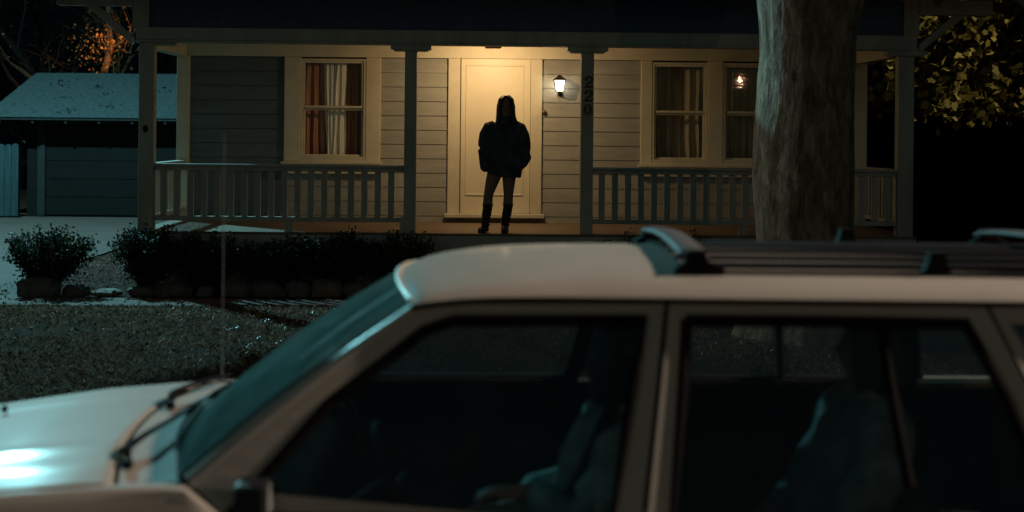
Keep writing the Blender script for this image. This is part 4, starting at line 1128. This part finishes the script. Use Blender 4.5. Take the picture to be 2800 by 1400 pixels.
# ------------------------------------------------------------------ the two people sitting in the car
M['sitskin'] = mat('sitter_skin', (.30, .19, .14), .55, .08, 8., spec=.25)  # skin tone of the two people in the car
M['tealcoat'] = mat('teal_grey_jacket', (.30, .42, .42), .85, .5, 9., .5, 60, spec=.1)
M['denim'] = mat('blue_grey_jacket', (.20, .26, .29), .85, .5, 9., .5, 60, spec=.1)
def sitter(px, py, turn, label, jm, seed, lean=.05, hand=(.06, .87), sh=1.075):
    """turn: yaw of the head (0 = along the car's heading, pi/2 = towards the house)"""
    b = MB(); HX = px + lean + .03; hz = sh + .165
    b.tube([(px - .02, py, .50), (px, py, .60), (px + .01, py, .74), (px + lean * .6, py, .90), (px + lean, py, sh - .06), (px + lean + .005, py, sh), (HX - .01, py, sh + .045), (HX, py, sh + .10)],
           [(.16, .12), (.165, .125), (.14, .11), (.155, .115), (.165, .10), (.12, .07), (.052, .05), (.046, .045)], 18)
    fx, fy = -math.cos(turn), math.sin(turn)                       # where the face looks
    def F(a, c, z): return (HX + fx * a - fy * c, py + fy * a + fx * c, hz + z)
    rings = []
    for z, w, d, o in [(-.115, .030, .030, .045), (-.095, .048, .056, .030), (-.06, .062, .078, .012), (-.02, .070, .090, .002), (.02, .073, .094, 0), (.06, .070, .088, -.002), (.095, .052, .064, -.003), (.112, .022, .028, -.003)]:
        rings.append([F(o + d * math.cos(t), w * math.sin(t), z) for t in [2 * math.pi * k / 18 for k in range(18)]])
    b.loft(rings)
    b.tube([F(.088, 0, .01), F(.104, 0, -.018), F(.112, 0, -.034), F(.096, 0, -.042)], [.008, .010, .012, .009], 8)
    for c in (-1, 1):
        b.ell(F(.0, c * .075, -.012), (.014, .014, .03)); b.ell(F(.084, c * .031, .016), (.014, .014, .007))
    b.ell(F(.088, 0, -.066), (.016, .016, .009))
    def arm(s):
        hx_, hz_ = hand if s < 0 else (hand[0] - .04, hand[1] - .10)
        return hx_, hz_, px + lean * .4 - .06
    for s in (-1, 1):
        hx_, hz_, ex = arm(s)
        b.tube([(px + lean, py + s * .12, sh - .045), (px + lean, py + s * .19, sh - .06), (px + lean - .01, py + s * .225, sh - .14), (ex, py + s * .23, .83), ((ex + hx_) / 2, py + s * .18, (.83 + hz_) / 2), (hx_ + .06, py + s * .11, hz_), (hx_ + .02, py + s * .10, hz_)], [.05, .055, .050, .043, .038, .027, .026], 12)
        b.ell((hx_ - .01, py + s * .10, hz_), (.045, .038, .020))
        for q in range(4):
            c = -.028 + .019 * q
            b.tube([(hx_ - .03, py + s * .10 + c, hz_ + .002), (hx_ - .055, py + s * .10 + c, hz_ + .004), (hx_ - .082 - .006 * (q in (1, 2)), py + s * .10 + c, hz_ - .008), (hx_ - .098, py + s * .10 + c, hz_ - .028)], [.0095, .0095, .009, .0075], 8)
        b.tube([(hx_ + .005, py + s * .07, hz_), (hx_ - .03, py + s * .052, hz_ - .008), (hx_ - .055, py + s * .052, hz_ - .016)], [.011, .010, .008], 8)
        b.tube([(px - .02, py + s * .09, .52), (px - .22, py + s * .11, .57), (px - .40, py + s * .12, .56), (px - .46, py + s * .12, .40), (px - .50, py + s * .12, .18), (px - .58, py + s * .12, .13)], [.085, .082, .065, .055, .045, .04], 12)
    o = b.build('person', M['sitskin'], remesh=.0085, relax=2)
    tag(o, label, 'person')
    h = MB()
    h.ell(F(-.016, 0, .035), (.092, .092, .092), 18, 10)
    for k in range(22):
        t = R(62 + 236 * k / 21.)
        a, c = math.cos(t), math.sin(t)
        h.tube([F(.03 * a, .03 * c, .115), F(.09 * a, .078 * c, .07), F(.098 * a - .01, .088 * c, -.02), F(.09 * a - .012, .088 * c, -.10), F(.08 * a - .01, .085 * c, -.15 - .02 * math.sin(k * 2.1))], [.018, .020, .019, .016, .006], 7)
    h.build('hair', M['hair'], o, remesh=.009, relax=1)
    j = MB()
    def jr(x, z, w, d):
        return [(x + d * math.cos(t) * (1 + .05 * math.sin(5 * t + z * 20 + seed)), py + w * math.sin(t) * (1 + .03 * math.sin(7 * t - z * 25)), z) for t in [2 * math.pi * k / 28 for k in range(28)]]
    j.loft([jr(px - .02, .52, .185, .15), jr(px, .62, .195, .155), jr(px + lean * .4, .78, .19, .15), jr(px + lean * .8, .94, .20, .145), jr(px + lean, sh - .05, .205, .125), jr(px + lean + .01, sh + .005, .15, .085), jr(HX - .005, sh + .04, .075, .065)])
    for s in (-1, 1):
        hx_, hz_, ex = arm(s)
        j.tube([(px + lean, py + s * .13, sh - .02), (px + lean, py + s * .19, sh - .055), (px + lean - .02, py + s * .22, sh - .15), (ex + .02, py + s * .235, .87), (ex - .01, py + s * .235, .80), ((ex + hx_) / 2, py + s * .185, (.82 + hz_) / 2), (hx_ + .08, py + s * .12, hz_)], [.07, .082, .080, .070, .066, .056, .044], 16)
        j.tube([(HX + .02, py + s * .02, sh + .065), (HX, py + s * .07, sh + .06), (HX - .05, py + s * .075, sh + .025), (HX - .10, py + s * .05, sh - .03)], [.020, .022, .020, .014], 8)
    j.build('jacket', M[jm], o, remesh=.010, relax=1)
    return o
sitter(.335, 4.0, 1.9, 'dark-haired person at the wheel of the parked car, turned towards the house', 'tealcoat', 1, lean=.06, hand=(.10, .862), sh=1.07)
sitter(1.035, 4.0, .5, 'person in blue-grey jacket sitting in the back of the parked car', 'denim', 2, lean=.07, hand=(.80, .70), sh=1.10)

# ------------------------------------------------------------------ light
w = bpy.data.worlds.new('World'); SC.world = w; w.use_nodes = True
nt = w.node_tree; bg = nt.nodes['Background']
sky = nt.nodes.new('ShaderNodeTexSky'); sky.sky_type = 'NISHITA'; sky.sun_disc = False
sky.sun_elevation = R(12); sky.sun_rotation = R(-40)
mul = nt.nodes.new('ShaderNodeMixRGB'); mul.blend_type = 'MULTIPLY'; mul.inputs[0].default_value = 1.
mul.inputs[2].default_value = (.45, 1.0, .85, 1)
nt.links.new(sky.outputs[0], mul.inputs[1]); nt.links.new(mul.outputs[0], bg.inputs['Color'])
bg.inputs['Strength'].default_value = .010

def lamp(name, kind, loc, power, col, size=.1, aim=None, cone=None, blend=.5):
    d = bpy.data.lights.new(name, kind); d.energy = power; d.color = col
    d.shadow_soft_size = size
    if kind == 'SPOT': d.spot_size = R(cone); d.spot_blend = blend
    o = bpy.data.objects.new(name, d); COL.objects.link(o); o.location = loc
    if aim is not None: o.rotation_euler = (Vector(aim) - Vector(loc)).to_track_quat('-Z', 'Y').to_euler()
    return o
front_fill = bpy.data.lights.new('front_fill', 'SUN'); front_fill.energy = .04; front_fill.angle = R(22); front_fill.color = (1., .84, .66)  # weak warm fill added from behind the camera for the house front
so = bpy.data.objects.new('front_fill', front_fill); COL.objects.link(so); so.rotation_euler = (R(75), 0, R(-38))
lamp('trunk_spot', 'SPOT', (-14., 18.5, 7.6), 2500, (.75, .95, .86), .12, (3.0, 13, 2.0), 19, .6)  # unseen narrow spot added to light the big trunk alone
lamp('street_light', 'POINT', (-9.3, 24, 8.3), 8000, (.31, .86, .95), .16)
lamp('porch_light', 'SPOT', (.17, 17.33, 2.935), 57, (1., .655, .32), .035, (.22, 18.5, 1.85), 168, 1.)
lamp('porch_glow', 'POINT', (.17, 17.34, 2.935), 24, (1., .655, .32), .035)
lamp('sodium_light_far', 'SPOT', (8.6, -9.5, 3.62), 270, (1., .52, .29), .03, (1., 10, 1.4), 75, .6)
lamp('sodium_light', 'SPOT', (10., 5.0, 8.3), 4300, (1., .76, .60), .12, (1.7, 4.3, 1.4), 31, .6)
lamp('yard_light', 'SPOT', (-7.0, 35.4, 5.6), 3800, (1., .50, .17), .05, (-9.75, 37, 4.1), 26, 1.)
lamp('garden_light', 'SPOT', (10.6, 18.2, 6.6), 1500, (1., .74, .26), .05, (7.0, 20.8, 3.2), 50, .9)

# ------------------------------------------------------------------ camera
cd = bpy.data.cameras.new('camera'); cam = bpy.data.objects.new('camera', cd); COL.objects.link(cam); SC.camera = cam
cd.sensor_width = 36.; cd.lens = 3570 / 2576 * 36.
cd.shift_y = -309 / 2576.
cam.location = (0, 0, 1.85)
yaw = math.atan(85 / 3570.)
cam.rotation_mode = 'QUATERNION'
qz = Matrix.Rotation(-yaw, 4, 'Z') @ Matrix.Rotation(R(90), 4, 'X') @ Matrix.Rotation(.0096, 4, 'Z')
cam.rotation_quaternion = qz.to_quaternion()
cd.clip_start = .1; cd.clip_end = 2000
cd.dof.use_dof = True; cd.dof.focus_distance = 16.7; cd.dof.aperture_fstop = 1.9; cd.dof.aperture_blades = 8

SC.cycles.use_denoising = True
SC.cycles.sample_clamp_indirect = .8
SC.cycles.use_adaptive_sampling = False
SC.cycles.max_bounces = 8
SC.view_settings.view_transform = 'Standard'; SC.view_settings.look = 'None'; SC.view_settings.exposure = 0
